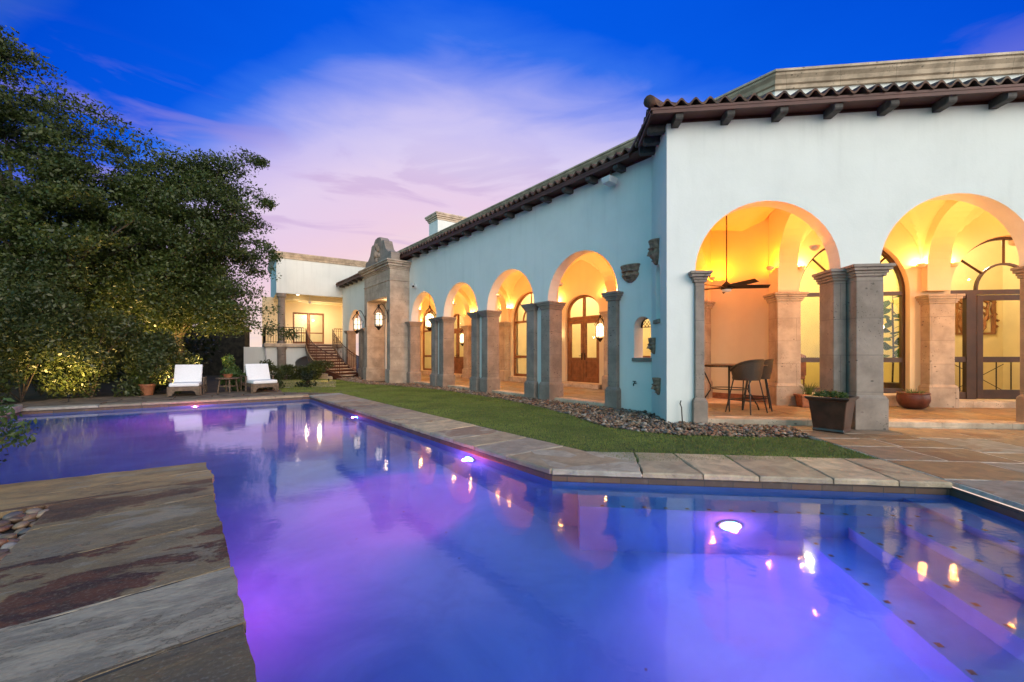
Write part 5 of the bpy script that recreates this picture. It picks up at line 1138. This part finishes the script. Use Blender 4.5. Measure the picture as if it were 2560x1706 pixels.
for k in range(4): a=PI/4+k*PI/2; q=MB(); q.tube([(-9.45+.22*math.cos(a),13.75+.22*math.sin(a),.44),(-9.45+.28*math.cos(a),13.75+.28*math.sin(a),0)],.025,6); obj('leg',q,M['teak'],t)
q=MB(); q.tube([(-9.45+.24*math.cos(a),13.75+.24*math.sin(a),.2) for a in [i*PI/8 for i in range(17)]],.014,5); obj('stretcher',q,M['teak'],t)
# ================================================= VEGETATION
def tree(label,base,crown,ncl,nl,lsz,mt,trunk_r,cat='tree',seed=1,name='oak_tree',limbs=26,lean=(0,0),extra=()):
    """crown: list of ellipsoids (cx,cy,cz,rx,ry,rz,weight)"""
    rs=np.random.default_rng(seed); t=thing(name,label,cat,base); E=np.array([c[:6] for c in crown]); Wt=np.array([c[6] for c in crown]); Wt=Wt/Wt.sum()
    cl=[];rd=[]
    for i in range(ncl):
        e=E[rs.choice(len(E),p=Wt)]; d=rs.normal(0,1,3); d/=np.linalg.norm(d); rr=rs.uniform(.0,1)**.38*rs.uniform(.86,1.06); cl.append(e[:3]+d*rr*e[3:6]); s=rs.uniform(.25,.72); rd.append((s*1.3,s*1.3,s*.55))
    for x in extra: cl.append(np.array(x[:3])); rd.append((x[3],x[3],x[3]*.6))
    cl=np.array(cl); rd=np.array(rd); K=nl
    idx=rs.integers(0,len(cl),K); d=rs.normal(0,1,(K,3)); d/=np.linalg.norm(d,axis=1)[:,None]; rr=rs.uniform(0,1,K)**.5; P=cl[idx]+d*rr[:,None]*rd[idx]
    P+=rs.normal(0,.05,P.shape); P=P[P[:,2]>.05]
    V,Fc=leaves_at(P,lsz,.5); obj('crown',(V,Fc),mt,t)
    q=MB(); b=Vector(base); ce=Vector(E[0][:3]); fork=b.lerp(Vector((ce.x,ce.y,b.z)),.35); fork.z=b.z+max(1.2,(ce.z-b.z)*.38)
    q.tube([b+Vector((0,0,-.1)),b+Vector((lean[0]*.3,lean[1]*.3,.6)),fork.lerp(b,.4),fork],[trunk_r*1.35,trunk_r,trunk_r*.88,trunk_r*.75],10); tr=obj('trunk',q,M['bark'],t,smooth=True)
    q=MB()
    for i in rs.choice(len(cl),min(limbs,len(cl)),replace=False):
        e=Vector(cl[i]); m_=fork.lerp(e,.5)+Vector((rs.uniform(-.4,.4),rs.uniform(-.4,.4),rs.uniform(.1,.6))); q.tube([fork-Vector((0,0,.3)),fork.lerp(m_,.5),m_,e],[trunk_r*.45,trunk_r*.3,trunk_r*.17,.015],6,False)
    obj('limbs',q,M['bark'],t,smooth=True); return t
tree('huge dark live oak spreading at the left edge of the photo',(-15.5,14.5,0),[(-17.5,14.5,6.8,5.0,3.6,3.6,1.5),(-14.2,14.2,5.6,3.0,2.6,3.0,1),(-17.5,13.5,9.6,3.2,2.5,1.4,.45),(-16.5,12.6,3.0,3.6,1.8,1.6,.5),(-17.5,13.2,11.1,1.8,1.6,.7,.2)],560,170000,.10,M['oak'],.38,seed=3,limbs=40,extra=[(-12.5,14,8.4,.7),(-11.9,14.2,7.9,.5),(-13.6,14,9.0,.6)])
tree('dark live oak with low sweeping branches behind the two loungers',(-13.3,16.4,0),[(-12.6,15.8,5.8,3.0,2.6,3.1,1.5),(-11.4,15.6,5.6,1.8,2.0,3.0,.9),(-11.4,15.5,8.0,1.4,1.2,.75,.25),(-11.5,15.0,3.4,2.2,1.5,1.3,.5),(-13.2,15.2,3.6,3.0,2.0,1.8,.8),(-11.1,15.2,2.8,1.8,1.2,.8,.4)],460,150000,.09,M['oak'],.2,seed=8,limbs=40,extra=[(-8.9,15.2,2.2,.55),(-8.3,15.4,2.0,.4),(-10.0,15.4,8.6,.5),(-9.6,15.5,8.5,.38),(-9.25,15.3,8.35,.22),(-9.4,15.6,7.0,.4),(-9.1,15.5,6.9,.22),(-9.2,15.5,5.2,.4),(-8.95,15.5,4.9,.3)])
# background belt of dark trees
bt=np.random.default_rng(5); cc=[];rr=[]
for i in range(120):
    x=bt.uniform(-44,-16.5); cc.append((x,bt.uniform(19,24)+(x+13)*.45*(i%2),bt.uniform(.5,5.5))); rr.append((1.8,1.3,1.1))
stuff(obj('tree_belt',leaf_cloud(cc,rr,700,.22),M['dark_leaf']),'dark mass of trees and undergrowth behind the live oaks','trees')
mbh=MB(); mbh.box(F0,-50,-16.5,25.5,26.0,-.05,3.0); tag(obj('garden_wall',mbh,M['soil']),'dark boundary wall behind the trees at the far left','wall')
def bush(label,x,y,r,h,n,sz,mt,seed=1,name='shrub',stems=5,z0=0):
    t=thing(name,label,'shrub',(x,y,z0)); rs=np.random.default_rng(seed); m_=14; ce=[];rd=[]
    for i in range(m_): a=rs.uniform(0,6.3); q=rs.uniform(0,1)**.6; ce.append((x+math.cos(a)*q*r*.8,y+math.sin(a)*q*r*.8,z0+h*rs.uniform(.08,.88))); rd.append((r*.38,r*.38,h*.2))
    obj('foliage',leaf_cloud(ce,rd,n//m_,sz),mt,t); q=MB()
    for i in range(stems): e=ce[i]; q.tube([(x,y,z0-.02),(x+(e[0]-x)*.4,y+(e[1]-y)*.4,z0+(e[2]-z0)*.6),e],[.02,.014,.005],5,False)
    obj('stems',q,M['bark'],t); return t
bush('tall yellow-lit shrub at the far left corner of the pool',-13.3,11.2,1.4,3.2,15000,.09,M['shrub'],1); bush('tall tangled shrub second from the left behind the pool',-12.4,12.2,1.2,3.0,14000,.085,M['shrub'],2); bush('tangled green shrub left of the terracotta pot',-11.4,12.9,1.1,2.3,12000,.08,M['shrub'],3)
bush('tall airy shrub standing behind the far left shrubs',-14.6,12.8,1.8,4.2,16000,.1,M['shrub'],4)
bush('leafy shrub behind the gap between the loungers',-9.9,14.8,.5,1.3,2200,.10,M['fresh'],5)
bush('low rounded shrub at the foot of the curved staircase',-9.75,20.6,.75,1.0,5200,.07,M['shrub'],6); bush('small shrub left of the staircase shrub below the annex column',-11.1,20.2,.6,.8,3600,.07,M['shrub'],7); bush('tall dense shrub at the far left edge in front of the airy shrub',-13.7,10.3,1.0,2.3,9000,.09,M['shrub'],33); bush('broad dark shrub outside the left edge beyond the pebble bed',-9.5,4.0,1.5,2.0,9000,.08,M['shrub'],31); bush('tall dark shrub far outside the left edge',-14.5,7.5,1.8,3.2,12000,.09,M['shrub'],32)
bush('low dark shrub between the staircase and the lawn stones',-10.6,20.9,.5,.7,3000,.06,M['shrub'],21); bush('spreading shrub behind the right lounger',-8.9,15.6,.7,1.0,4000,.07,M['shrub'],22); bush('dark spreading shrub left behind the left lounger',-11.9,14.4,.9,1.4,6000,.08,M['dark_leaf'],23)
bush('dark shrub beside the lounger angled to the right',-7.9,15.9,.35,.6,1200,.07,M['dark_leaf'],9)
bush('leafy sprig of shrub reaching over the near left deck corner',-5.25,4.0,.5,.85,1800,.055,M['fresh'],11,'deck_shrub')
for i,(x,y,h,l) in enumerate([(-10.9,13.5,1.3,'spiky yucca clump left of the left lounger'),(-12.0,13.4,1.7,'tall arching yucca behind the terracotta pot'),(-11.6,20.8,1.2,'tall ornamental grass clump before the annex base wall')]):
    t=thing('yucca' if i<2 else 'ornamental_grass',l,'plant',(x,y,0)); obj('leaves',blades((x,y,0),70 if i<2 else 160,h,h*.65,.022 if i<2 else .008,.12,.7),M['fresh' if i else 'shrub'],t)
q=MB(); q.lathe((-11.25,12.75,0),[(.14,0),(.19,.28),(.21,.30),(.21,.34),(.17,.34),(.16,.29)],20); tag(obj('terracotta_pot',q,M['terracotta'],smooth='angle'),'small terracotta pot on the ground beside the far pool shrubs','plant pot'); tag(obj('pot_plant',blades((-11.25,12.75,.3),40,.9,.5,.02,.1,.6),M['shrub']),'strappy plant growing in the small terracotta pot','plant')
# garden lights that warm the shrubs
for i,(x,y,dr,pw) in enumerate([(-12.9,14.2,(-.2,.25,1),1100),(-10.9,14.6,(.0,.3,1),700),(-11.8,11.0,(-.5,.5,.8),420),(-10.6,12.9,(-.5,.5,.9),300),(-14.2,9.4,(-.1,.8,.7),600),(-9.0,15.0,(-.5,.2,1),220),(-8.2,18.5,(-.5,.6,.5),120)]):
    t=thing('garden_spotlight','small black garden uplight '+['under the large oak','behind the left lounger','by the far left pool corner','near the terracotta pot','outside the left of the frame','behind the loungers','on the far lawn'][i],'garden light',(x,y,0)); q=MB(); q.tube([(x,y,-.04),(x,y,.1)],.012,6); q.tube([(x,y,.1),(x+dr[0]*.08,y+dr[1]*.08,.1+dr[2]*.08)],.035,10); obj('housing',q,M['black'],t); s_=spot('garden_spot',(x+dr[0]*.12,y+dr[1]*.12,.1+dr[2]*.12),dr,pw,(1,.64,.20),125,.9,.04)
# ================================================= POOL LAMPS
def pool_lamp(label,p,nrm,power,col,lens,ang=110,r=.085,down=-1.0):
    n_=Vector(nrm).normalized(); p=Vector(p); t=thing('pool_light',label,'pool light',p); q=MB(); q.tube([p+n_*.001,p+n_*.02],r*1.25,20); obj('bezel',q,M['white_metal'],t); q=MB(); q.tube([p+n_*.0205,p+n_*.028],r,20); obj('lens',q,lens,t)
    spot('pool_spot',p+n_*.035,n_+Vector((0,0,down)),power,col,ang,1,.05)
    point('pool_halo',p+n_*.10,power*.035,(1,.12,.35),.03)
nF=(-v2[0],-v2[1],0); nL=(-m1[0],-m1[1],0)
c=FP.p(2.23,.442,-.74); pool_lamp('lit purple-white pool light in the bench wall below the right coping',c,nF,620,(1,.22,.50),M['lens'],125,.085,-1.0)
e=Vector(pool[2])-d12*1.62; pool_lamp('lit magenta pool light nearest the coping corner on the lawn side',(e.x,e.y,-.42),nL,1900,(1,.04,.13),M['lens'],88,.085,-1.1)
e=Vector(pool[2])-d12*6.3; pool_lamp('small lit violet pool light at the far end of the lawn side',(e.x,e.y,-.4),nL,520,(1,.05,.22),M['lens'],120,.06,-.8)
fdir=(Vector(pool[1])-Vector(pool[0])).normalized(); nfar=(fdir.y,-fdir.x,0); e=Vector(pool[0])+fdir*3.2; pool_lamp('lit pink pool light in the far wall below the left lounger',(e.x,e.y,-.36),nfar,1900,(1,.06,.22),M['lens_pink'],140,.085,-.5)
e=Vector(pool[6])+(Vector(pool[5])-Vector(pool[6])).normalized()*2.2; nn=-nd; spot('pool_spot',(e.x+nn.x*.05,e.y+nn.y*.05,-.5),(nn.x,nn.y,-2.6),170,(1,.05,.2),120,1,.08)
e=Vector(pool[3])-Vector((v2[0],v2[1]))*2.9; pool_lamp('pool light beside the steps at the right end',FP.p(1.585,2.6,-1.1),(-u2[0],-u2[1],0),330,(1,.10,.35),M['lens'],150,.05,-.3)
